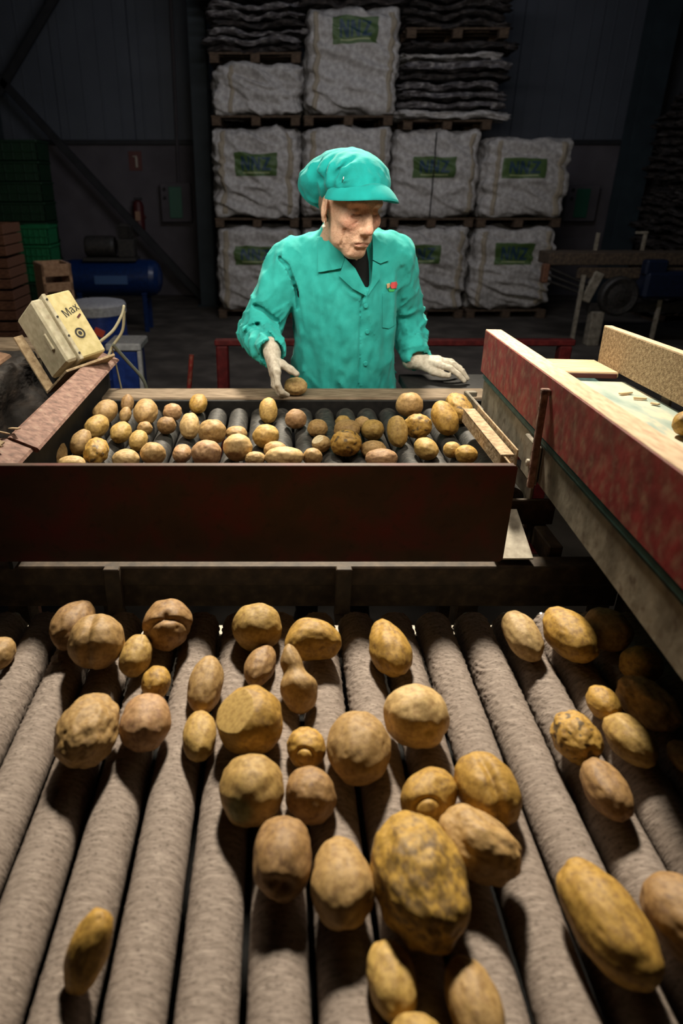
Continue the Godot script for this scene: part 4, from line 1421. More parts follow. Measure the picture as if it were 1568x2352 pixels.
	bf.cone(Vector3(0.442, 1.04, -2.215), Vector3(0.46, 1.022, -2.19), 0.026, 0.02, 0.01)
	bf.mesh(skin, func(_p: Vector3) -> Color: return Color(0.58, 0.375, 0.265))
	var who := obj("person", shifted(skin, -base), M.skin)
	who.position = base
	tag(who, "person in teal work coat and puffy peaked cap, sorting potatoes in pale gloves, looking down", "person")
	# ---- coat
	var cf := Sdf.new(Vector3(-0.17, 0.72, -2.42), Vector3(0.52, 1.46, -1.97), 0.005)
	torso_into(cf, 0.0, true)
	cf.bump(func(p: Vector3) -> float:
		var w := N.get_noise_3d((p.x + p.y * 0.2) * 12.0, p.y * 3.6, p.z * 12.0) * 0.009 + N.get_noise_3d(p.x * 26.0, p.y * 15.0, p.z * 22.0) * 0.003
		var ridge := 1.0 - absf(N.get_noise_3d((p.x + p.y * 0.35) * 7.0 + 3.0, p.y * 2.2, p.z * 7.0)) * 2.2
		w -= pow(maxf(ridge, 0.0), 5.0) * 0.005
		if p.x < 0.03 or p.x > 0.38:
			var fr := 1.0 - absf(N.get_noise_3d(p.x * 5.0 + 9.0, (p.y - p.x * 0.5) * 15.0, p.z * 9.0)) * 2.2
			w -= pow(maxf(fr, 0.0), 4.0) * 0.006 * smoothstep(1.3, 1.22, p.y)
		if p.x < 0.02 and p.y < 1.2:
			w += sin(p.z * 150.0 + p.y * 90.0 + N.get_noise_3dv(p * 9.0) * 3.0) * 0.004 * smoothstep(1.2, 1.15, p.y)
		if p.x > 0.39 and p.y < 1.2:
			w += sin(p.y * 150.0 + p.z * 40.0 + N.get_noise_3dv(p * 9.0) * 3.0) * 0.0035 * smoothstep(1.2, 1.16, p.y)
		if p.y < 1.1 and p.x > 0.05 and p.x < 0.38:
			w += sin(p.x * 95.0 + N.get_noise_3d(p.x * 6.0, p.y * 3.0, 0.0) * 6.0) * 0.0025 * smoothstep(1.12, 1.0, p.y)
		return w, 0.02)
	# creases: round the armhole, over the elbow, down the front edge, above the pocket
	for l: Array in [
		[[0.0, 1.345], [0.026, 1.322], [0.042, 1.284], [0.055, 1.244], [0.06, 1.2], 0.0065],
		[[-0.108, 1.204], [-0.074, 1.206], [-0.047, 1.196], [-0.005, 1.16], 0.0075],
		[[-0.112, 1.116], [-0.092, 1.146], [-0.067, 1.156], [-0.04, 1.15], [-0.019, 1.134], 0.0065],
		[[0.25, 1.246], [0.244, 1.225], [0.243, 1.19], [0.247, 1.14], [0.248, 1.09], [0.25, 1.03], [0.252, 0.96], 0.0032],
	]:
		var prev := Vector3.INF
		for k in l.size() - 1:
			var q: Array = l[k]
			var z := cf.front(q[0], q[1])
			if is_nan(z):
				prev = Vector3.INF
				continue
			var cur := Vector3(q[0], q[1], z)
			if prev != Vector3.INF:
				for s in 5:
					var u := prev.lerp(cur, (s + 0.5) / 5.0)
					var zz := cf.front(u.x, u.y)
					if not is_nan(zz):
						var e := (cur - prev) * 0.12
						cf.cone(Vector3(u.x, u.y, zz - 0.003) - e, Vector3(u.x, u.y, zz - 0.003) + e, l[-1], l[-1], 0.002, true)
						cf.cone(Vector3(u.x, u.y, zz) - e, Vector3(u.x, u.y, zz) + e, l[-1] * 0.8, l[-1] * 0.8, 0.002, true)
			prev = cur
	var cloth := Sdf.new(cf.o, cf.o + Vector3.ONE * 0.01, 0.01)   # the coat before the neck opening is cut
	cloth.h = cf.h
	cloth.nx = cf.nx
	cloth.ny = cf.ny
	cloth.nz = cf.nz
	cloth.d = cf.d.duplicate()
	# the V of the neck opening, as deep as the shirt under it
	for c: Array in [[[0.207, 1.47], [0.207, 1.41], [0.233, 1.338], [0.259, 1.27], [0.056, 0.047, 0.031, 0.008]], [[0.247, 1.41], [0.257, 1.34], [0.265, 1.27], [0.022, 0.014, 0.007]]]:
		var radii: Array = c[-1]
		var deep := [[], [], [], []]
		for k in c.size() - 1:
			var zf := cloth.front(c[k][0], minf(c[k][1], 1.37))
			for q in 4:
				deep[q].append(Vector3(c[k][0], c[k][1], zf - 0.012 + q * 0.012))
		for q in 4:
			cf.chain(deep[q], radii, 0.002, true)
	cf.cone(Vector3(-0.0215, 1.094, -2.005), Vector3(-0.02, 1.075, -1.97), 0.037, 0.037, 0.004, true)
	cf.cone(Vector3(0.45, 1.025, -2.195), Vector3(0.46, 1.0, -2.17), 0.036, 0.036, 0.004, true)
	var mb := MB.new()
	cf.mesh(mb)
	var coat := obj("coat", shifted(mb, -base), M.coat, who)
	var sew := func(called: String, pts: Array, off: float, m: Material) -> void:
		var p := PackedVector2Array()
		for q: Array in pts:
			p.push_back(Vector2(q[0], q[1]))
		var pm := MB.new()
		patch(cloth, p, off, pm)
		obj(called, shifted(pm, -base), m, coat)
	sew.call("collar", [[0.112, 1.4], [0.114, 1.308], [0.18, 1.322], [0.189, 1.348], [0.158, 1.41]], 0.009, M.coat)
	sew.call("lapel", [[0.183, 1.327], [0.176, 1.299], [0.215, 1.266], [0.257, 1.244], [0.2555, 1.264], [0.22, 1.322], [0.19, 1.35]], 0.008, M.coat)
	sew.call("collar", [[0.271, 1.405], [0.293, 1.39], [0.324, 1.338], [0.297, 1.331], [0.272, 1.343]], 0.009, M.coat)
	sew.call("lapel", [[0.272, 1.34], [0.295, 1.328], [0.297, 1.29], [0.262, 1.246], [0.271, 1.28]], 0.008, M.coat)
	sew.call("chest_pocket", [[0.31, 1.246], [0.362, 1.25], [0.364, 1.15], [0.338, 1.14], [0.316, 1.146]], 0.003, M.coat)
	var logo := MB.new()
	var add_logo := func(called: String, pts: Array, c: Color) -> void:
		var p := PackedVector2Array()
		for q: Array in pts:
			p.push_back(Vector2(q[0], q[1]))
		var pm := MB.new()
		patch(cloth, p, 0.0045, pm, 0.004)
		obj(called, shifted(pm, -base), flat_mat(c, 0.8), coat)
	add_logo.call("sewn_badge", [[0.337, 1.276], [0.354, 1.276], [0.36, 1.267], [0.354, 1.258], [0.338, 1.258], [0.333, 1.267]], Color(0.9, 0.35, 0.36))
	add_logo.call("sewn_badge", [[0.321, 1.272], [0.331, 1.274], [0.332, 1.262], [0.324, 1.259]], Color(0.86, 0.72, 0.55))
	add_logo.call("sewn_badge", [[0.328, 1.256], [0.35, 1.256], [0.346, 1.249], [0.332, 1.249]], Color(0.25, 0.72, 0.4))
	for b: Array in [[0.268, 1.138], [0.268, 1.041], [0.258, 1.215]]:
		var bm := MB.new()
		bm.lathe([Vector2(0, 0.004), Vector2(0.006, 0.004), Vector2(0.007, 0.0015), Vector2(0.007, -0.003)], 12, Transform3D(Basis(Vector3.RIGHT, PI / 2), Vector3(b[0], b[1], cloth.front(b[0], b[1]) + 0.001) - base))
		obj("button", bm, M.coat, coat)
	# ---- black shirt in the neck opening
	var sf := Sdf.new(Vector3(0.0, 1.15, -2.36), Vector3(0.4, 1.46, -2.02), 0.006)
	torso_into(sf, 0.012, false)
	for dz: float in [-0.012, 0.0, 0.012, 0.024]:
		sf.chain([Vector3(0.208, 1.46, sf.front(0.208, 1.37) + dz), Vector3(0.216, 1.4, sf.front(0.216, 1.37) + dz), Vector3(0.229, 1.34, sf.front(0.229, 1.34) + dz)], [0.042, 0.03, 0.004], 0.002, true)
	mb = MB.new()
	sf.mesh(mb)
	obj("shirt", shifted(mb, -base), M.shirt, who)
	# ---- cap, in the axes of the head
	var pf := Sdf.new(Vector3(-0.13, -0.05, -0.2), Vector3(0.13, 0.18, 0.14), 0.0042)
	pf.ell(Vector3(0, 0.075, -0.02), Vector3(0.1, 0.07, 0.116), 0.01)
	pf.ell(Vector3(-0.008, 0.04, -0.1), Vector3(0.095, 0.064, 0.075), 0.035)
	pf.ell(Vector3(0, 0.068, 0.0), Vector3(0.087, 0.03, 0.104), 0.012)
	pf.cone(Vector3(-0.05, 0.035, -0.14), Vector3(0.04, 0.03, -0.14), 0.035, 0.035, 0.02)
	pf.ell(Vector3(0, 0.01, 0.08), Vector3(0.1, 0.06, 0.11), 0.004, true)
	pf.ell(Vector3(-0.09, -0.02, -0.01), Vector3(0.04, 0.04, 0.035), 0.004, true)
	pf.ell(Vector3(0.09, -0.02, -0.01), Vector3(0.04, 0.04, 0.035), 0.004, true)
	pf.bump(func(p: Vector3) -> float:
		var a := atan2(p.x, p.z + 0.02)
		var side := smoothstep(0.75, 1.25, absf(a))
		var pl := sin(a * 15.0 + N.get_noise_3dv(p * 10.0) * 3.0)
		return pl * 0.0038 * side * smoothstep(0.15, 0.08, p.y) + N.get_noise_3dv(p * 17.0) * 0.004 + N.get_noise_3dv(p * 40.0) * 0.0012, 0.02)
	for l: Array in [[[-0.06, 0.11, 0.06], [-0.08, 0.075, 0.045]], [[-0.045, 0.13, 0.03], [-0.085, 0.085, 0.02]], [[-0.07, 0.125, -0.03], [-0.09, 0.07, -0.005]], [[-0.075, 0.11, -0.09], [-0.092, 0.06, -0.03]]]:
		pf.cone(V3(l[0]), V3(l[1]), 0.003, 0.006, 0.018, true)
	var cm := MB.new()
	pf.mesh(cm)
	var rows := PackedVector3Array()
	for j in 33:
		var a := deg_to_rad(lerpf(-84, 84, j / 32.0))
		var inn := Vector3(0.087 * sin(a), 0.082, 0.1 * cos(a) - 0.002)
		var out_l := 0.044 * pow(maxf(cos(a), 0.0), 0.55) + 0.002
		var dirv := Vector3(sin(a) * 0.75, 0, cos(a)).normalized()
		var prof := [[-0.012, 0.003], [0.25, 0.0035], [0.6, 0.0035], [0.9, 0.0025], [1.0, 0.0], [0.9, -0.002], [0.5, -0.002], [0.1, -0.002], [-0.012, -0.002]]
		for q: Array in prof:
			rows.push_back(inn + dirv * (out_l * q[0]) + Vector3(0, q[1] - 0.016 * maxf(q[0], 0) - 0.012 * maxf(q[0], 0) * maxf(q[0], 0) - 0.03 * sin(a) * sin(a), 0))
	var vm := MB.new()
	vm.grid(rows, 9, 33, true)
	var at_head := func(x: MB) -> MB:
		for i in x.v.size():
			x.v[i] = head * x.v[i] - base
			x.n[i] = (head.basis * x.n[i]).normalized()
		return x
	var cap := obj("cap", at_head.call(cm), M.cap, who)
	obj("visor", at_head.call(vm), M.cap, cap)
	var km := MB.new()
	km.box(Vector3.ZERO, Vector3(0.003, 0.007, 0.024), 0.001, Transform3D(Basis(Vector3.UP, -0.55) * Basis(Vector3.RIGHT, -0.5), Vector3(-0.083, 0.08, 0.055)))
	obj("clasp", at_head.call(km), M.chrome, cap)
	# ---- hair behind the ear and at the temple, ear ring
	var rf := Sdf.new(Vector3(-0.1, -0.09, -0.13), Vector3(0.1, 0.08, 0.08), 0.004)
	rf.ell(Vector3(0, 0.02, -0.025), Vector3(0.0775, 0.085, 0.088), 0.01)
	rf.ell(Vector3(0, -0.06, 0.05), Vector3(0.12, 0.085, 0.075), 0.005, true)
	rf.ell(Vector3(-0.08, -0.004, -0.01), Vector3(0.03, 0.034, 0.022), 0.004, true)
	rf.ell(Vector3(0.08, -0.004, -0.01), Vector3(0.03, 0.034, 0.022), 0.004, true)
	rf.bump(func(p: Vector3) -> float: return N.get_noise_3d(p.x * 220.0, p.y * 40.0, p.z * 220.0) * 0.002, 0.01)
	mb = MB.new()
	rf.mesh(mb)
	obj("hair", at_head.call(mb), M.hair, who)
	mb = MB.new()
	mb.lathe([Vector2(0, -0.006), Vector2(0.004, -0.0045), Vector2(0.006, 0), Vector2(0.004, 0.0045), Vector2(0, 0.006)], 12, Transform3D(Basis(), Vector3(-0.08, -0.05, 0.002)))
	mb.lathe([Vector2(0.0014, 0.004), Vector2(0.0014, 0.014)], 6, Transform3D(Basis(), Vector3(-0.08, -0.05, 0.002)))
	obj("earring", at_head.call(mb), M.pearl, who)
	# ---- gloves
	var hands := [
		["right", [-0.02, 1.095, -2.012], 0.021, [
			[[-0.006, 1.056, -1.934], [-0.003, 1.025, -1.911], [0.009, 1.003, -1.911], [0.025, 0.992, -1.921]],
			[[-0.011, 1.05, -1.951], [-0.009, 1.016, -1.928], [0.003, 0.996, -1.926], [0.021, 0.986, -1.938]],
			[[-0.014, 1.044, -1.969], [-0.013, 1.012, -1.951], [-0.001, 0.993, -1.951], [0.017, 0.985, -1.958]],
			[[-0.016, 1.04, -1.986], [-0.015, 1.014, -1.974], [-0.005, 0.998, -1.972], [0.009, 0.99, -1.976]]],
			[[-0.014, 1.08, -1.984], [0.01, 1.07, -1.966], [0.036, 1.056, -1.956], [0.052, 1.046, -1.951]]],
		["left", [0.45, 1.024, -2.2], 0.021, [
			[[0.506, 1.024, -2.15], [0.54, 1.018, -2.128], [0.565, 1.0, -2.115], [0.582, 0.983, -2.11]],
			[[0.512, 1.031, -2.168], [0.552, 1.026, -2.15], [0.58, 1.006, -2.138], [0.597, 0.984, -2.132]],
			[[0.511, 1.031, -2.187], [0.552, 1.027, -2.178], [0.58, 1.008, -2.172], [0.596, 0.987, -2.168]],
			[[0.506, 1.027, -2.205], [0.54, 1.022, -2.206], [0.562, 1.006, -2.206], [0.576, 0.989, -2.206]]],
			[[0.472, 1.012, -2.172], [0.492, 1.002, -2.148], [0.515, 0.998, -2.133], [0.535, 0.996, -2.123]]]]
	for hd: Array in hands:
		var w := V3(hd[1])
		var lo := w - Vector3.ONE * 0.06
		var hi := w + Vector3.ONE * 0.06
		var all: Array = hd[3].duplicate()
		all.append(hd[4])
		for fg: Array in all:
			for q: Array in fg:
				lo = lo.min(V3(q) - Vector3.ONE * 0.03)
				hi = hi.max(V3(q) + Vector3.ONE * 0.03)
		var gf := Sdf.new(lo, hi, 0.003)
		var back := w + (w - V3(hd[3][1][0])).normalized() * 0.025
		gf.cone(back, w, 0.027, 0.024, 0.006)
		var fr := [0.0092, 0.0096, 0.0092, 0.0082]
		for k in 4:
			var fg: Array = hd[3][k]
			gf.cone(w, V3(fg[0]), 0.018, 0.0125, 0.012)
			gf.chain([V3(fg[0]), V3(fg[1]), V3(fg[2]), V3(fg[3])], [fr[k] * 1.12, fr[k], fr[k] * 0.92, fr[k] * 0.8], 0.0035)
			if k > 0:
				gf.cone(V3(fg[0]), V3(hd[3][k - 1][0]), 0.0115, 0.0115, 0.006)
		var tb: Array = hd[4]
		gf.cone(w, V3(tb[0]), 0.019, 0.0145, 0.012)
		gf.chain([V3(tb[0]), V3(tb[1]), V3(tb[2]), V3(tb[3])], [0.014, 0.0118, 0.0105, 0.0088], 0.006)
		gf.bump(func(p: Vector3) -> float: return N.get_noise_3dv(p * 70.0) * 0.0011, 0.01)
		mb = MB.new()
		gf.mesh(mb)
		obj("glove", shifted(mb, -base), M.glove, who)
	# ---- trousers and shoes, below the table
	var tf := Sdf.new(Vector3(-0.02, 0.05, -2.42), Vector3(0.44, 0.95, -2.06), 0.012)
	tf.ell(Vector3(0.21, 0.86, -2.25), Vector3(0.165, 0.12, 0.12), 0.02)
	for s: Array in [[0.13, 0.11], [0.29, 0.31]]:
		tf.chain([Vector3(s[0], 0.86, -2.25), Vector3(s[0], 0.48, -2.23), Vector3(s[1], 0.1, -2.27)], [0.1, 0.068, 0.058], 0.03)
	mb = MB.new()
	tf.mesh(mb)
	obj("trousers", shifted(mb, -base), M.trousers, who)
	for s: float in [0.11, 0.31]:
		var of := Sdf.new(Vector3(s - 0.07, -0.01, -2.36), Vector3(s + 0.07, 0.14, -2.03), 0.008)
		of.cone(Vector3(s, 0.045, -2.29), Vector3(s, 0.037, -2.11), 0.045, 0.036, 0.01)
		of.cone(Vector3(s, 0.05, -2.28), Vector3(s, 0.1, -2.28), 0.042, 0.04, 0.02)
		mb = MB.new()
		of.mesh(mb)
		for i in mb.v.size():
			mb.v[i].y = maxf(mb.v[i].y, 0.001)
		obj("shoe", shifted(mb, -base), M.ink, who)


# ---------------------------------------------------------------- bags, piles, pallets
# a point of a bulging wrinkled sack; q on the unit cube
func sack_point(q: Vector3, half: Vector3, sd: float, bulge: float, crumple: float) -> Vector3:
	var e := 13.0
	var r := pow(pow(absf(q.x), e) + pow(absf(q.y), e) + pow(absf(q.z), e), -1.0 / e)
	var p := q * r
	var side := (1.0 - p.y * p.y)
	var d := Vector3(p.x * (1.0 - p.z * p.z) , p.y * 0.3 * (1.0 - p.x * p.x) * (1.0 - p.z * p.z), p.z * (1.0 - p.x * p.x)) * side * bulge
	var w := Vector3(p.x * half.x, p.y * half.y, p.z * half.z)
	var s := Vector3(sd * 7.3, sd * 3.1, sd)
	var f1 := 0.6 - absf(N.get_noise_3d(w.x * 1.1 + s.x, (w.y + w.x * 0.3) * 3.0 + s.y, w.z * 1.1 + s.z)) * 3.4
	var f2 := N.get_noise_3d(w.x * 5.0 - s.x, w.y * 9.0 + s.y, w.z * 5.0 + s.z)
	var corner := smoothstep(0.62, 0.95, maxf(absf(p.x), 0.0)) * N.get_noise_3d(w.x * 22.0 + s.x, w.y * 2.0 + s.y, w.z * 9.0)
	var n := p.normalized()
	return w + d + n * ((f1 * 0.032 + f2 * 0.012) * crumple + corner * 0.022)


func sack_mesh(half: Vector3, sd: float, bulge: float, crumple: float, res: int) -> MB:
	var m := MB.new()
	for a in 3:
		for sg: float in [-1.0, 1.0]:
			var rows := PackedVector3Array()
			for j in res + 1:
				for i in res + 1:
					var q := Vector3.ZERO
					q[a] = sg
					q[(a + 1) % 3] = i * 2.0 / res - 1.0
					q[(a + 2) % 3] = j * 2.0 / res - 1.0
					rows.push_back(sack_point(q, half, sd, bulge, crumple))
			var o := Vector3.ZERO
			o[a] = sg
			m.grid(rows, res + 1, res + 1, false, o)
	return m


# a piece of cloth on the front of a sack between u0..u1 and v0..v1, «off» metres proud
func sack_patch(m: MB, half: Vector3, sd: float, bulge: float, crumple: float, u0: float, u1: float, v0: float, v1: float, off: float, nu: int, nv: int) -> void:
	var rows := PackedVector3Array()
	var uvs := PackedVector2Array()
	for j in nv + 1:
		for i in nu + 1:
			var fu := float(i) / nu
			var fv := float(j) / nv
			var p := sack_point(Vector3(lerpf(u0, u1, fu), lerpf(v0, v1, fv), 1.0), half, sd, bulge, crumple)
			var edge := 1.0 if i > 0 and i < nu and j > 0 and j < nv else -0.3
			rows.push_back(p + Vector3(0, 0, off * edge))
			uvs.push_back(Vector2(fu, 1.0 - fv))
	m.grid(rows, nu + 1, nv + 1, false, Vector3(0, 0, 1), uvs)


func print_texture(sd: int) -> ImageTexture:
	var im := Image.create(256, 128, false, Image.FORMAT_RGB8)
	N.seed = sd
	for y in 128:
		for x in 256:
			var n := N.get_noise_2d(x * 0.05, y * 0.05) * 0.5 + N.get_noise_2d(x * 0.2, y * 0.2) * 0.35
			var c := Color(0.2, 0.29, 0.12).lerp(Color(0.28, 0.36, 0.17), clampf(0.5 + n, 0, 1))
			# three letters, strokes 9 px wide, and a pale band under them
			var ink := false
			for k in 3:
				var lx := x - 46.0 - k * 58.0
				var ly := y - 26.0
				if lx < 0 or lx > 48 or ly < 0 or ly > 66:
					continue
				if k < 2:
					ink = ink or lx < 12 or lx > 36 or absf(lx - 6.0 - ly * 36.0 / 66.0) < 8.0
				else:
					ink = ink or ly < 12 or ly > 54 or absf((48.0 - lx) - 6.0 - ly * 36.0 / 66.0) < 8.5
			if ink:
				c = Color(0.1, 0.2, 0.27)
			elif y > 100 and y < 107 and x > 50 and x < 206:
				c = Color(0.55, 0.57, 0.4)
			elif x < 8 or x > 248 or y < 6 or y > 122:
				c = c.lerp(Color(0.5, 0.53, 0.36), 0.6)
			var rim := minf(minf(x, 255 - x), minf(y, 127 - y) * 1.2)
			if rim < 7.0 + 9.0 * N.get_noise_2d(x * 0.11, y * 0.11 + 40.0):
				c = Color(0.6, 0.58, 0.56)
			im.set_pixel(x, y, c)
	return ImageTexture.create_from_image(im)


func bulk_bag(at: Vector3, size: Vector3, sd: float, label: String, o: Dictionary = {}) -> void:
	N.seed = 900
	N.frequency = 1.0
	N.fractal_octaves = 3
	var half := size * 0.5
	var bulge: float = o.get("bulge", 0.024)
	var crumple: float = o.get("crumple", 1.0)
	var t := thing("bulk_bag", label, "bulk bag", at, "white bulk bags stacked against the back wall")
	obj("sack", shifted(sack_mesh(half, sd, bulge, crumple, 44), Vector3(0, half.y, 0)), M.weave, t)
	for u: Array in o.get("straps", [[-0.8, 0.07], [0.8, 0.07]]):
		var m := MB.new()
		sack_patch(m, half, sd, bulge, crumple, u[0] - u[1], u[0] + u[1], -0.96, 0.96, 0.012, 6, 44)
		obj("strap", shifted(m, Vector3(0, half.y, 0)), M.strap, t)
	if o.has("print"):
		var p: Array = o.print
		var m := MB.new()
		m.with_uv = true
		sack_patch(m, half, sd, bulge, crumple, p[0], p[1], p[2], p[3], 0.004, 26, 16)
		var x := obj("printed_panel", shifted(m, Vector3(0, half.y, 0)), M.print, t)
		x.set_meta("label", "green printed panel with dark letters")
	if o.has("cord"):
		var pts := []
		for k in 23:
			pts.append(sack_point(Vector3(o.cord, k / 11.0 - 1.0, 1.0), half, sd, bulge, crumple) + Vector3(0, half.y, 0.006))
		var m := MB.new()
		m.tube(pts, 0.009, 6)
		obj("tie_cord", m, M.dark_machine, t)


var pallet0: Node3D


func pallet(at: Vector3, label: String, w := 1.0) -> void:
	var t := thing("pallet", label, "pallet", at, "wooden pallets under the bags")
	for k in 5:
		var m := MB.new()
		var z := -0.4 + k * 0.2
		m.bx(Vector3(-w * 0.5, 0.078, z - 0.05), Vector3(w * 0.5, 0.098, z + 0.05), 0.003)
		obj("deck_board", m, M.pallet_wood, t)
	for x: float in [-1.0, 0.0, 1.0]:
		for z: float in [-0.42, 0.0, 0.42]:
			var m := MB.new()
			m.bx(Vector3(x * (w * 0.5 - 0.06) - 0.05, 0.018, z - 0.05), Vector3(x * (w * 0.5 - 0.06) + 0.05, 0.078, z + 0.05), 0.003)
			obj("block", m, M.pallet_wood, t)
		var m2 := MB.new()
		m2.bx(Vector3(x * (w * 0.5 - 0.06) - 0.05, 0.0, -0.47), Vector3(x * (w * 0.5 - 0.06) + 0.05, 0.018, 0.47), 0.003)
		obj("bottom_board", m2, M.pallet_wood, t)


func bag_pile(at: Vector3, w: float, d: float, layers: int, h: float, sd: int, label: String, group: String, m: Material) -> void:
	rng.seed = sd
	N.seed = 901
	N.frequency = 1.0
	N.fractal_octaves = 3
	for k in layers:
		var half := Vector3(w * rng.randf_range(0.42, 0.53), h * rng.randf_range(0.28, 0.37), d * rng.randf_range(0.43, 0.52))
		var mb := MB.new()
		var s := sd * 1.7 + k * 3.3
		mb = sack_mesh(half, s, 0.012, 0.4, 24)
		for i in mb.v.size():
			var p := mb.v[i]
			p.y += N.get_noise_3d(p.x * 2.2 + sd, 0.0, p.z * 2.2) * h * 0.7
			p.z += N.get_noise_3d(p.x * 5.0, p.y * 9.0 + s, 5.0) * 0.11
			var rag := N.get_noise_3d(p.x * 3.0 + s, p.y * 20.0, p.z * 7.0 - s) * 0.1
			p.x += rag * p.x / half.x
			mb.v[i] = p
		mb.smooth(0, 0)
		var pick := rng.randf()
		var o := obj("folded_bag", mb, M.weave if pick > 0.84 and m == M.weave_grey else (M.weave_dark if pick < 0.3 else m))
		o.position = at + Vector3(rng.randf_range(-0.05, 0.05), h * (k + 0.42), rng.randf_range(-0.04, 0.04))
		o.rotation.y = rng.randf_range(-0.1, 0.1)
		tag(o, label, "folded bag", group)


func build_stacks() -> void:
	M.print = StandardMaterial3D.new()
	M.print.albedo_texture = print_texture(17)
	M.print.roughness = 0.6
	var z := -9.2
	# [column x, width]: four columns of bags
	var A := -0.255
	var B := 0.775
	var C := 1.8
	var D := 2.83
	for p: Array in [[A, 0.0, "pallet on the floor under the stack nearest the electrical cabinet"], [B, 0.0, "pallet on the floor under the stack behind the worker"], [C, 0.0, "pallet on the floor under the stack with the tied bag"], [D, 0.0, "pallet on the floor under the stack beside the deck conveyor"],
		[A, 1.05, "pallet on the lowest bag of the stack nearest the electrical cabinet"], [B, 1.05, "pallet on the lowest bag behind the worker"], [C, 1.05, "pallet under the bag with the dark tie cord"], [D, 1.05, "pallet under the top bag of the shortest stack"],
		[A, 2.1, "pallet under the short unprinted bag"], [B, 2.1, "pallet under the tallest bag, high above the worker"], [A, 2.69, "reddish-edged pallet between the short bag and the pile on it"], [C + 0.08, 2.06, "pallet under the big pile of folded bags"]]:
		pallet(Vector3(p[0], p[1], z), p[2])
	bulk_bag(Vector3(A + 0.01, 0.1, z), Vector3(0.97, 0.95, 1.0), 1.0, "white bag at the bottom of the stack nearest the electrical cabinet", {"print": [-0.62, 0.5, 0.1, 0.62]})
	bulk_bag(Vector3(B - 0.01, 0.1, z), Vector3(0.94, 0.95, 1.0), 2.0, "white bag on the floor row, hidden behind the worker's chest", {"print": [-0.6, 0.5, 0.1, 0.62]})
	bulk_bag(Vector3(C, 0.1, z), Vector3(0.94, 0.95, 1.0), 3.0, "white crumpled bag on the floor row seen past the worker's arm", {"print": [-0.72, 0.3, 0.12, 0.62], "crumple": 1.3})
	bulk_bag(Vector3(D, 0.1, z), Vector3(0.97, 0.95, 1.0), 4.0, "white bag on the floor partly behind the deck conveyor's tail", {"print": [-0.55, 0.5, 0.1, 0.66], "crumple": 1.2})
	bulk_bag(Vector3(A, 1.15, z), Vector3(0.97, 0.95, 1.0), 5.0, "white bag in the middle of the first stack, folded across its green print", {"print": [-0.55, 0.52, -0.1, 0.46], "crumple": 1.4})
	bulk_bag(Vector3(B, 1.15, z), Vector3(0.98, 0.95, 1.0), 6.0, "white bag right behind the worker's cap", {"print": [-0.5, 0.5, -0.1, 0.46]})
	bulk_bag(Vector3(C, 1.15, z), Vector3(0.98, 0.91, 1.0), 7.0, "white bag with a dark cord down its middle, beside the cap's peak", {"print": [-0.6, 0.46, -0.1, 0.44], "cord": -0.08, "straps": [[0.83, 0.06]]})
	bulk_bag(Vector3(D + 0.01, 1.15, z), Vector3(0.98, 0.83, 1.0), 8.0, "white bag on top of the shortest stack, nearest the wide column", {"print": [-0.64, 0.44, -0.02, 0.54], "straps": [[-0.72, 0.06], [0.78, 0.08]]})
	bulk_bag(Vector3(A + 0.02, 2.2, z), Vector3(0.95, 0.49, 1.0), 9.0, "short white bag without print, third up in the first stack", {"crumple": 1.5, "straps": [[-0.62, 0.05]]})
	bulk_bag(Vector3(B + 0.02, 2.2, z), Vector3(0.98, 0.98, 1.0), 10.0, "tallest white bag with a faded green print, high above the worker", {"print": [-0.5, 0.55, 0.3, 0.86], "crumple": 1.2, "straps": [[-0.82, 0.06], [0.84, 0.07]]})
	bag_pile(Vector3(A - 0.03, 2.79, z), 1.08, 1.0, 6, 0.075, 31, "grey folded bag in the pile above the short white bag", "folded bags above the short white bag", M.weave_grey)
	bag_pile(Vector3(A - 0.05, 3.25, z), 1.1, 1.0, 5, 0.075, 37, "dark folded bag at the very top of the first stack", "folded bags topping the first stack", M.weave_dark)
	bag_pile(Vector3(B + 0.03, 3.19, z), 1.12, 1.0, 6, 0.085, 41, "dark folded bag in the pile above the tallest white bag", "folded bags above the tallest white bag", M.weave_dark)
	bag_pile(Vector3(C + 0.13, 2.16, z), 1.2, 1.0, 8, 0.092, 43, "grey crumpled folded bag in the big pile beside the tallest white bag", "folded bags in the big pile", M.weave_grey)
	pallet(Vector3(C + 0.1, 2.91, z), "pallet lying on the big pile of folded bags", 1.1)
	bag_pile(Vector3(C + 0.1, 3.01, z), 1.1, 1.0, 5, 0.08, 47, "dark folded bag above the pallet that lies on the big pile", "folded bags topping the big pile", M.weave_dark)
	pallet(Vector3(5.05, 0.0, -8.9), "pallet under the dark pile by the wide column")
	bag_pile(Vector3(5.05, 0.1, -8.9), 1.05, 1.0, 26, 0.09, 53, "dark brown folded bag in the tall pile by the wide column", "folded bags in the tall dark pile", M.weave_dark)


func crate_mesh(w: float, h: float, d: float) -> MB:
	var m := MB.new()
	m.bx(Vector3(-w / 2, 0, -d / 2), Vector3(w / 2, 0.012, d / 2), 0.003)
	for s: float in [-1.0, 1.0]:
		m.box(Vector3(0, h * 0.5, s * (d / 2 - 0.006)), Vector3(w, h, 0.012), 0.003)
		m.box(Vector3(s * (w / 2 - 0.006), h * 0.5, 0), Vector3(0.012, h, d), 0.003)
		m.box(Vector3(0, h - 0.012, s * d / 2), Vector3(w + 0.012, 0.024, 0.02), 0.004)
		m.box(Vector3(s * w / 2, h - 0.012, 0), Vector3(0.02, 0.024, d + 0.012), 0.004)
		m.box(Vector3(0, h * 0.45, s * d / 2), Vector3(w, 0.016, 0.012), 0.003)
		for k in 6:
			m.box(Vector3(-w / 2 + w * (k + 0.5) / 6.0, h * 0.5, s * d / 2), Vector3(0.014, h * 0.9, 0.012), 0.003)
	return m


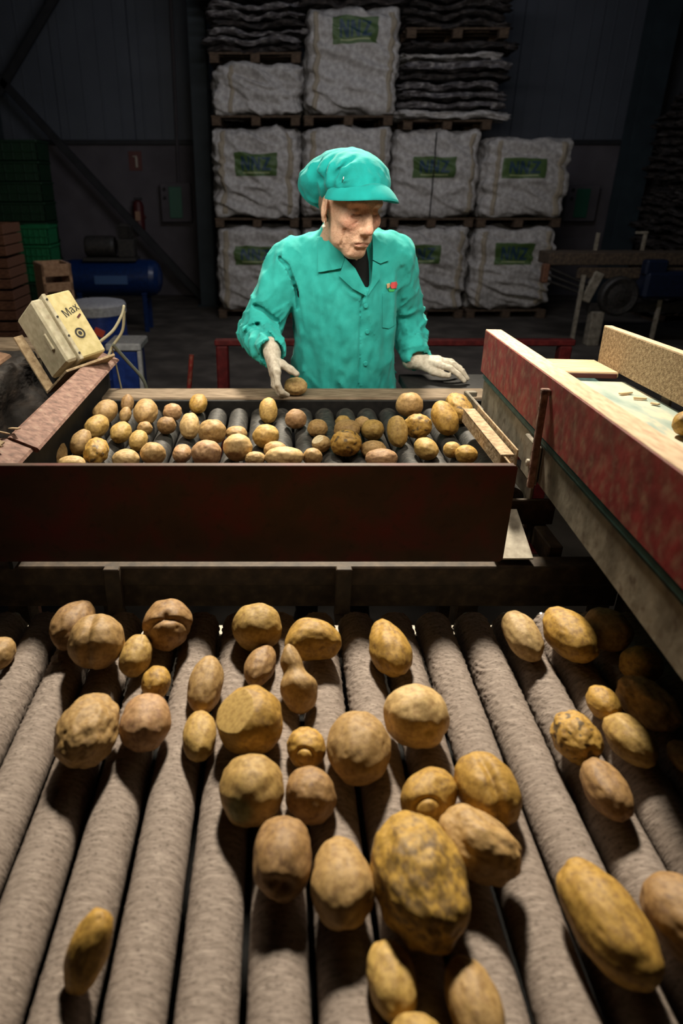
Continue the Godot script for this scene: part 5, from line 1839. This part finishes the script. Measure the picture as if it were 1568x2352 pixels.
func build_left_side() -> void:
	# stacks of green crates
	var cm := crate_mesh(0.6, 0.19, 0.4).mesh()
	for c in 2:
		for k in 10:
			var o := MeshInstance3D.new()
			o.mesh = cm
			o.material_override = M.green_crate
			o.name = numbered("plastic_crate")
			add_child(o)
			o.position = Vector3(-2.76 - c * 0.64, k * 0.192, -8.05 + (k % 3) * 0.008)
			tag(o, ["dark green plastic crate in the tall stack beside the diagonal brace", "dark green plastic crate in the tall stack cut by the picture edge"][c], "crate", ["green crates in the stack by the brace", "green crates in the stack at the edge"][c])
	var m := crate_mesh(0.3, 0.16, 0.3)
	var base := one_box(Vector3.ONE)
	for k in 7:
		var o := obj("plastic_crate", crate_mesh(0.3, 0.165, 0.3), M.green_light if k > 3 else M.green_crate)
		o.position = Vector3(-2.3, k * 0.167, -7.0)
		tag(o, "small bright green crate stacked in front of the tall dark green crates", "crate", "small green crates")
	# wooden boxes at the very edge
	var kinds := ["topmost wooden slatted box at the picture edge", "second wooden slatted box from the top at the picture edge", "third wooden slatted box from the top at the picture edge", "fourth wooden slatted box from the top at the picture edge", "lowest wooden slatted box at the picture edge"]
	for k in 5:
		var t := thing("wooden_box", kinds[4 - k], "wooden box", Vector3(-2.47, k * 0.25, -6.0), "")
		for s in 3:
			m = MB.new()
			m.bx(Vector3(-0.3, 0.005 + s * 0.08, 0.19), Vector3(0.3, 0.075 + s * 0.08, 0.205), 0.003)
			obj("slat", m, M.old_wood, t)
			m = MB.new()
			m.bx(Vector3(0.285, 0.005 + s * 0.08, -0.2), Vector3(0.3, 0.075 + s * 0.08, 0.188), 0.003)
			obj("slat", m, M.old_wood, t)
			m = MB.new()
			m.bx(Vector3(-0.3, 0.005 + s * 0.08, -0.2), Vector3(-0.285, 0.075 + s * 0.08, 0.188), 0.003)
			obj("slat", m, M.old_wood, t)
			m = MB.new()
			m.bx(Vector3(-0.284, 0.005 + s * 0.08, -0.2), Vector3(0.284, 0.075 + s * 0.08, -0.186), 0.003)
			obj("slat", m, M.old_wood, t)
		m = MB.new()
		m.bx(Vector3(-0.284, 0.002, -0.186), Vector3(0.284, 0.014, 0.188), 0.003)
		obj("bottom_board", m, M.old_wood, t)
	# end of a carton with cut-outs, standing on a dark stool
	var t2 := thing("carton", "pale brown carton end with dark cut-outs behind the switch box", "carton", Vector3(-1.57, 0.74, -5.0))
	m = MB.new()
	m.bx(Vector3(-0.1, 0, -0.14), Vector3(0.1, 0.3, -0.13), 0.003)
	for y: Array in [[0.0, 0.08], [0.12, 0.18], [0.22, 0.3]]:
		m.bx(Vector3(-0.1, y[0], 0.12), Vector3(0.1, y[1], 0.13), 0.003)
	for x: float in [-0.1, 0.08]:
		m.bx(Vector3(x, 0, -0.13), Vector3(x + 0.02, 0.3, 0.13), 0.003)
	m.bx(Vector3(-0.1, 0, -0.13), Vector3(0.1, 0.01, 0.12), 0.002)
	obj("wall", m, M.cardboard, t2)
	t2.rotation.y = 0.5
	m = MB.new()
	m.bx(Vector3(-0.16, 0.70, -0.18), Vector3(0.16, 0.74, 0.18), 0.004)
	for x: float in [-0.13, 0.13]:
		for z: float in [-0.15, 0.15]:
			m.bx(Vector3(x - 0.015, 0, z - 0.015), Vector3(x + 0.015, 0.7, z + 0.015), 0.003)
	var st := obj("stool", m, M.dark_machine)
	st.position = Vector3(-1.57, 0, -5.0)
	tag(st, "dark stand carrying the carton behind the switch box", "stand")
	# drum
	t2 = thing("drum", "blue plastic drum with a pale lid behind the switch box", "drum", Vector3(-1.3, 0, -5.0))
	m = MB.new()
	m.lathe([Vector2(0, 0.0), Vector2(0.19, 0.0), Vector2(0.2, 0.02), Vector2(0.205, 0.25), Vector2(0.21, 0.26), Vector2(0.205, 0.27), Vector2(0.205, 0.52), Vector2(0.21, 0.53), Vector2(0.205, 0.54), Vector2(0.2, 0.71), Vector2(0.185, 0.745), Vector2(0, 0.745)], 36)
	obj("barrel", m, M.blue_plastic, t2)
	m = MB.new()
	m.lathe([Vector2(0.2, 0.70), Vector2(0.21, 0.70), Vector2(0.212, 0.76), Vector2(0.2, 0.775), Vector2(0.15, 0.785), Vector2(0, 0.79)], 36)
	obj("lid", m, M.pale_plastic, t2)
	m = MB.new()
	m.box(Vector3.ZERO, Vector3(0.07, 0.05, 0.006), 0.001, Transform3D(Basis(Vector3.UP, 0.25) * Basis(Vector3(0, 0, 1), -0.5), Vector3(0.055, 0.6, 0.199)))
	obj("red_sticker", m, flat_mat(Color(0.75, 0.25, 0.15), 0.6), t2)
	# tall bin
	t2 = thing("bin", "tall blue bin with a pale rim beyond the far plank", "bin", Vector3(-0.725, 0, -3.3))
	m = MB.new()
	m.bx(Vector3(-0.075, 0.0, -0.09), Vector3(0.062, 0.83, 0.09), 0.01)
	obj("body", m, M.blue_plastic, t2)
	m = MB.new()
	m.bx(Vector3(-0.085, 0.83, -0.1), Vector3(0.08, 0.865, 0.1), 0.006)
	m.bx(Vector3(0.06, 0.02, 0.06), Vector3(0.08, 0.83, 0.096), 0.004)
	obj("rim", m, M.pale_plastic, t2)
	hose("pale cable arching from the switch box over the drum down to the rail", [Vector3(-0.53, 1.12, -2.02), Vector3(-0.49, 1.15, -2.05), Vector3(-0.466, 1.19, -2.08), Vector3(-0.462, 1.21, -2.1), Vector3(-0.475, 1.14, -2.11), Vector3(-0.51, 1.09, -2.1), Vector3(-0.525, 1.05, -2.06)], 0.0045, M.pale_cable)
	hose("grey cable running down from the rail toward the far plank's end", [Vector3(-0.505, 1.1, -2.09), Vector3(-0.47, 1.04, -2.12), Vector3(-0.43, 0.975, -2.14), Vector3(-0.42, 0.9, -2.15)], 0.0055, M.dark_cable)
	hose("thin pale cable dropping straight beside the rusty rail", [Vector3(-0.512, 1.09, -2.1), Vector3(-0.507, 1.04, -2.11), Vector3(-0.5, 0.96, -2.12), Vector3(-0.5, 0.9, -2.12)], 0.003, M.pale_cable)
	# sack and plank at the left picture edge
	t2 = thing("filled_sack", "filled pale sack with teal print at the left edge below the wooden plank", "sack", Vector3(-0.95, 0.72, -1.95))
	N.seed = 905
	m = sack_mesh(Vector3(0.2, 0.18, 0.2), 4.4, 0.04, 0.7, 24)
	obj("sack", shifted(m, Vector3(0, 0.18, 0)), M.weave_dark, t2)
	m = MB.new()
	sack_patch(m, Vector3(0.2, 0.18, 0.2), 4.4, 0.04, 0.7, -0.3, 0.55, -0.6, 0.5, 0.004, 14, 14)
	obj("teal_print", shifted(m, Vector3(0, 0.18, 0)), flat_mat(Color(0.16, 0.34, 0.4), 0.8), t2)
	m = MB.new()
	m.box(Vector3.ZERO, Vector3(0.3, 0.02, 0.22), 0.006, Transform3D(Basis(Vector3(0, 0, 1), -0.25), Vector3(0.0, 0.385, 0.0)))
	obj("folded_flap", m, M.cardboard, t2)
	m = MB.new()
	m.bx(Vector3(-1.25, 0.66, -2.3), Vector3(-0.7, 0.72, -1.7), 0.006)
	for x: float in [-1.2, -0.76]:
		for z: float in [-2.25, -1.75]:
			m.bx(Vector3(x - 0.025, 0, z - 0.025), Vector3(x + 0.025, 0.66, z + 0.025), 0.003)
	tag(obj("bench", m, M.old_wood), "low wooden bench under the filled pale sack", "bench")
	m = MB.new()
	m.bx(Vector3(-1.4, 1.03, -2.35), Vector3(-0.77, 1.07, -2.2), 0.004)
	for x: float in [-1.3, -0.82]:
		m.bx(Vector3(x - 0.02, 0, -2.3), Vector3(x + 0.02, 1.03, -2.26), 0.003)
	tag(obj("wooden_rack", m, M.plank), "plank-topped wooden rack behind the pale sack at the edge", "rack")
	# red stake and red guard rail
	m = MB.new()
	m.tube([Vector3(-0.47, 0.0, -3.0), Vector3(-0.43, 0.5, -3.0), Vector3(-0.383, 0.86, -3.0)], 0.011, 8)
	tag(obj("stake", m, M.red_paint), "thin red stake leaning beyond the far plank beside the red guard rail", "stake")
	t2 = thing("guard_rail", "red steel guard rail behind the worker", "guard rail", Vector3(0, 0, -2.8))
	m = MB.new()
	m.bx(Vector3(-0.26, 0.945, -0.02), Vector3(1.2, 0.97, 0.02), 0.004)
	obj("top_bar", m, M.rail_red, t2)
	for x: float in [-0.23, 1.165]:
		m = MB.new()
		m.bx(Vector3(x - 0.025, 0, -0.025), Vector3(x + 0.025, 0.945, 0.025), 0.006)
		m.bx(Vector3(x - 0.06, 0, -0.06), Vector3(x + 0.06, 0.012, 0.06), 0.003)
		obj("post", m, M.rail_red, t2)
	m = MB.new()
	m.bx(Vector3(-0.205, 0.45, -0.018), Vector3(1.14, 0.48, 0.018), 0.004)
	obj("middle_bar", m, M.rail_red, t2)
	# air compressor
	t2 = thing("air_compressor", "blue horizontal air compressor tank with dark motor on top", "compressor", Vector3(-1.85, 0, -8.0))
	m = MB.new()
	m.lathe([Vector2(0, -0.55), Vector2(0.07, -0.545), Vector2(0.14, -0.52), Vector2(0.18, -0.48), Vector2(0.195, -0.43), Vector2(0.195, 0.43), Vector2(0.18, 0.48), Vector2(0.14, 0.52), Vector2(0.07, 0.545), Vector2(0, 0.55)], 32, Transform3D(Basis(Vector3(0, 0, 1), PI / 2), Vector3(0, 0.57, 0)))
	var tank := obj("tank", m, M.blue_tank, t2)
	m = MB.new()
	m.box(Vector3.ZERO, Vector3(0.36, 0.09, 0.004), 0.001, Transform3D(Basis(), Vector3(0.02, 0.57, 0.196)))
	obj("name_plate", m, flat_mat(Color(0.16, 0.27, 0.42), 0.5), tank)
	m = MB.new()
	m.bx(Vector3(-0.28, 0.755, -0.14), Vector3(0.3, 0.79, 0.14), 0.005)
	m.lathe([Vector2(0, -0.16), Vector2(0.1, -0.16), Vector2(0.11, -0.13), Vector2(0.11, 0.13), Vector2(0.1, 0.16), Vector2(0, 0.16)], 24, Transform3D(Basis(Vector3(0, 0, 1), PI / 2), Vector3(-0.1, 0.9, 0)))
	obj("motor", m, M.dark_machine, t2)
	m = MB.new()
	m.bx(Vector3(0.1, 0.79, -0.09), Vector3(0.28, 0.98, 0.09), 0.01)
	for k in 6:
		m.bx(Vector3(0.09, 0.99 + k * 0.022, -0.07), Vector3(0.26, 1.0 + k * 0.022, 0.07), 0.002)
	m.bx(Vector3(0.13, 0.98, -0.05), Vector3(0.22, 1.13, 0.05), 0.006)
	obj("pump_head", m, M.dark_machine, t2)
	for x: float in [-0.36, 0.36]:
		m = MB.new()
		m.bx(Vector3(x - 0.025, 0.0, -0.14), Vector3(x + 0.025, 0.42, -0.11), 0.004)
		m.bx(Vector3(x - 0.025, 0.0, 0.11), Vector3(x + 0.025, 0.42, 0.14), 0.004)
		m.bx(Vector3(x - 0.03, 0.4, -0.15), Vector3(x + 0.03, 0.43, 0.15), 0.004)
		obj("leg", m, M.blue_tank, t2)
	# electrical cabinets on the back wall
	for e: Array in [[-1.43, 1.27, 0.42, 0.5, "electrical cabinet with a green door on the wall left of the bag stacks"], [4.22, 1.26, 0.44, 0.46, "dark green electrical cabinet on the wall beside the wide column"]]:
		var w: float = e[2]
		var h: float = e[3]
		var t := thing("electrical_cabinet", e[4], "cabinet", Vector3(e[0], e[1], -10.6))
		m = MB.new()
		m.bx(Vector3(-w / 2, -h / 2, 0), Vector3(w / 2, h / 2, 0.17), 0.008)
		obj("body", m, M.wall_concrete, t)
		m = MB.new()
		m.bx(Vector3(-w * 0.22, -h * 0.4, 0.17), Vector3(w * 0.2, h * 0.4, 0.185), 0.004)
		obj("door", m, flat_mat(Color(0.1, 0.32, 0.24), 0.5), t)
		for y: float in [0.17, 0.06]:
			m = MB.new()
			m.lathe([Vector2(0, 0.0), Vector2(0.022, 0.0), Vector2(0.022, 0.02), Vector2(0.015, 0.028), Vector2(0, 0.028)], 16, Transform3D(Basis(Vector3.RIGHT, PI / 2), Vector3(-w * 0.36, y, 0.17)))
			obj("switch", m, M.ink, t)
	m = MB.new()
	m.tube([Vector3(-1.39, 1.52, -10.54), Vector3(-1.37, 2.6, -10.54), Vector3(-1.35, 4.6, -10.54)], 0.02, 8)
	tag(obj("conduit", m, M.wall_concrete), "thin conduit pipe rising from the green-doored cabinet up the wall", "pipe")
	# extinguisher and its sign
	t2 = thing("fire_extinguisher", "dim red fire extinguisher on the wall above the compressor", "fire extinguisher", Vector3(-1.97, 0.9, -10.47))
	m = MB.new()
	m.lathe([Vector2(0, 0.0), Vector2(0.07, 0.0), Vector2(0.078, 0.02), Vector2(0.078, 0.33), Vector2(0.06, 0.38), Vector2(0.025, 0.4), Vector2(0, 0.4)], 20)
	m.bx(Vector3(-0.08, 0.16, -0.13), Vector3(0.08, 0.2, -0.07), 0.004)
	obj("cylinder", m, M.red_plain, t2)
	m = MB.new()
	m.bx(Vector3(-0.05, 0.4, -0.02), Vector3(0.06, 0.43, 0.02), 0.006)
	m.bx(Vector3(-0.015, 0.38, -0.015), Vector3(0.015, 0.42, 0.015), 0.003)
	obj("valve", m, M.ink, t2)
	m = MB.new()
	m.box(Vector3(0, 0.2, 0.077), Vector3(0.07, 0.12, 0.006), 0.001)
	obj("white_label", m, M.cardboard, t2)
	t2 = thing("wall_sign", "small red and white fire sign on the wall above the extinguisher", "sign", Vector3(-1.98, 1.79, -10.6))
	m = MB.new()
	m.bx(Vector3(-0.09, -0.12, 0), Vector3(0.09, 0.12, 0.006), 0.001)
	obj("plate", m, flat_mat(Color(0.3, 0.1, 0.07), 0.5), t2)
	m = MB.new()
	m.lathe([Vector2(0, -0.08), Vector2(0.018, -0.08), Vector2(0.018, 0.04), Vector2(0.008, 0.065), Vector2(0, 0.065)], 12, Transform3D(Basis(), Vector3(0.015, 0, 0.006)))
	m.bx(Vector3(-0.03, 0.05, 0.004), Vector3(0.02, 0.062, 0.012), 0.001)
	obj("pictogram", m, flat_mat(Color(0.6, 0.56, 0.5), 0.5), t2)


func build_deck_conveyor() -> void:
	var t := thing("deck_conveyor", "long plank-sided conveyor with slanting tail and drum pulley, standing before the bag stacks", "conveyor", Vector3(0, 0, -7.2))
	var m := MB.new()
	m.bx(Vector3(2.68, 0.79, -0.3), Vector3(6.2, 0.905, 0.02), 0.006)
	obj("deck_plank", m, M.brown_steel, t)
	m = MB.new()
	m.bx(Vector3(3.0, 0.66, -0.05), Vector3(6.2, 0.765, 0.0), 0.006)
	obj("side_beam", m, M.brown_steel, t)
	for k in 3:
		m = MB.new()
		m.tube([Vector3(2.7, 0.76 - k * 0.06, 0.0), Vector3(2.9, 0.685 - k * 0.055, 0.0), Vector3(3.12, 0.6 - k * 0.05, 0.0)], 0.014, 8)
		obj("tail_rod", m, M.dark_machine, t)
	m = MB.new()
	m.box(Vector3.ZERO, Vector3(0.1, 0.3, 0.06), 0.008, Transform3D(Basis(Vector3(0, 0, 1), -0.35), Vector3(3.16, 0.58, 0.0)))
	obj("tail_bracket", m, M.steel, t)
	m = MB.new()
	m.bx(Vector3(2.64, 0.62, -0.06), Vector3(2.7, 0.8, 0.03), 0.01)
	obj("tail_end", m, M.old_wood, t)
	m = MB.new()
	m.lathe([Vector2(0.05, -0.06), Vector2(0.17, -0.06), Vector2(0.19, -0.05), Vector2(0.19, 0.03), Vector2(0.17, 0.05), Vector2(0.12, 0.035), Vector2(0.06, 0.05), Vector2(0.03, 0.05), Vector2(0.03, 0.07), Vector2(0, 0.07)], 32, Transform3D(Basis(Vector3.RIGHT, PI / 2), Vector3(3.42, 0.5, 0.06)))
	obj("drum_pulley", m, M.dark_machine, t)
	m = MB.new()
	m.bx(Vector3(3.62, 0.48, -0.1), Vector3(4.3, 0.74, 0.16), 0.03)
	m.bx(Vector3(3.6, 0.7, 0.02), Vector3(3.82, 0.85, 0.14), 0.02)
	obj("motor_guard", m, M.navy, t)
	m = MB.new()
	m.bx(Vector3(3.18, 0.33, -0.08), Vector3(6.2, 0.42, 0.0), 0.005)
	obj("lower_beam", m, M.dark_machine, t)
	for x: float in [3.04, 3.86, 5.2]:
		m = MB.new()
		m.bx(Vector3(x - 0.018, 0, 0.03), Vector3(x + 0.018, 0.7, 0.065), 0.003)
		obj("leg", m, M.steel, t)
	m = MB.new()
	m.bx(Vector3(3.2, 0, -0.06), Vector3(3.32, 0.34, 0.06), 0.006)
	obj("foot", m, M.steel, t)
	for x: float in [3.24, 3.72]:
		m = MB.new()
		m.bx(Vector3(x - 0.015, 0.9, -0.28), Vector3(x + 0.015, 1.07, -0.25), 0.002)
		if x > 3.5:
			m.bx(Vector3(x - 0.1, 1.06, -0.28), Vector3(x + 0.02, 1.085, -0.25), 0.002)
		obj("stop_pin", m, M.steel, t)


func _ready() -> void:
	# camera: 24 mm lens, level horizon above the middle, frame shifted sideways as in the cropped photograph
	var cam := Camera3D.new()
	cam.name = "camera"
	add_child(cam)
	cam.position = Vector3(0, 1.55, 0)
	cam.rotation.x = -atan(762.0 / 1568.0)
	var lens := CameraAttributesPhysical.new()
	lens.frustum_focal_length = 24.0
	lens.frustum_near = 0.05
	lens.frustum_far = 60.0
	lens.frustum_focus_distance = 1.55
	lens.exposure_aperture = 3.6
	cam.attributes = lens
	cam.projection = Camera3D.PROJECTION_FRUSTUM
	cam.near = 0.05
	cam.far = 60.0
	cam.size = 2.0 * 1176.0 / 1568.0 * 0.05
	cam.frustum_offset = Vector2(144.0 / 1568.0 * 0.05, 0)
	cam.current = true
	# surroundings: a closed hall, no daylight; the picture's brightness comes from its lamps
	var env := Environment.new()
	env.background_mode = Environment.BG_COLOR
	env.background_color = Color(0.01, 0.012, 0.015)
	env.tonemap_mode = Environment.TONE_MAPPER_LINEAR
	env.tonemap_exposure = 1.0
	env.sdfgi_enabled = true
	env.ssao_enabled = true
	env.ssil_enabled = true
	var we := WorldEnvironment.new()
	we.name = "surroundings"
	we.environment = env
	add_child(we)
	make_materials()
	flood_lamp("floodlight under the roof aimed down at the roller table, above the picture", Vector3(0.3, 5.65, -5.5), Vector3(0.12, 0.9, -1.25), 11.5, 118.0, Color(1.0, 0.95, 0.86))
	strip_lamp("strip_lamp", "strip lamp over the front panel tilted toward the worker, above the picture", Vector3(0.55, 2.12, -1.32), Vector2(1.2, 0.2), 0.88, 1.9, Color(1.0, 0.96, 0.88), M.glow_warm, 5.3)
	strip_lamp("strip_lamp", "strip lamp over the rusty rail tilted toward the far plank, above the picture", Vector3(-0.75, 2.12, -1.32), Vector2(1.2, 0.2), 0.88, 1.9, Color(1.0, 0.96, 0.88), M.glow_warm, 5.3)
	strip_lamp("strip_lamp", "strip lamp hanging before the bag stacks, above the picture", Vector3(0.8, 3.3, -4.9), Vector2(2.4, 0.3), 0.75, 5.2, Color(0.97, 0.97, 1.0), M.glow_warm, 4.0)
	strip_lamp("strip_lamp", "bluish strip lamp under the roof in the middle of the hall", Vector3(1.0, 6.6, -6.5), Vector2(2.4, 0.4), 0.0, 1.0, Color(0.72, 0.84, 1.0), M.glow_cool, 0.8)
	build_room()
	build_roller_table()
	build_sorting_table()
	build_side_conveyor()
	build_control_box()
	build_stacks()
	build_left_side()
	build_deck_conveyor()
	build_worker()
	place_potatoes()
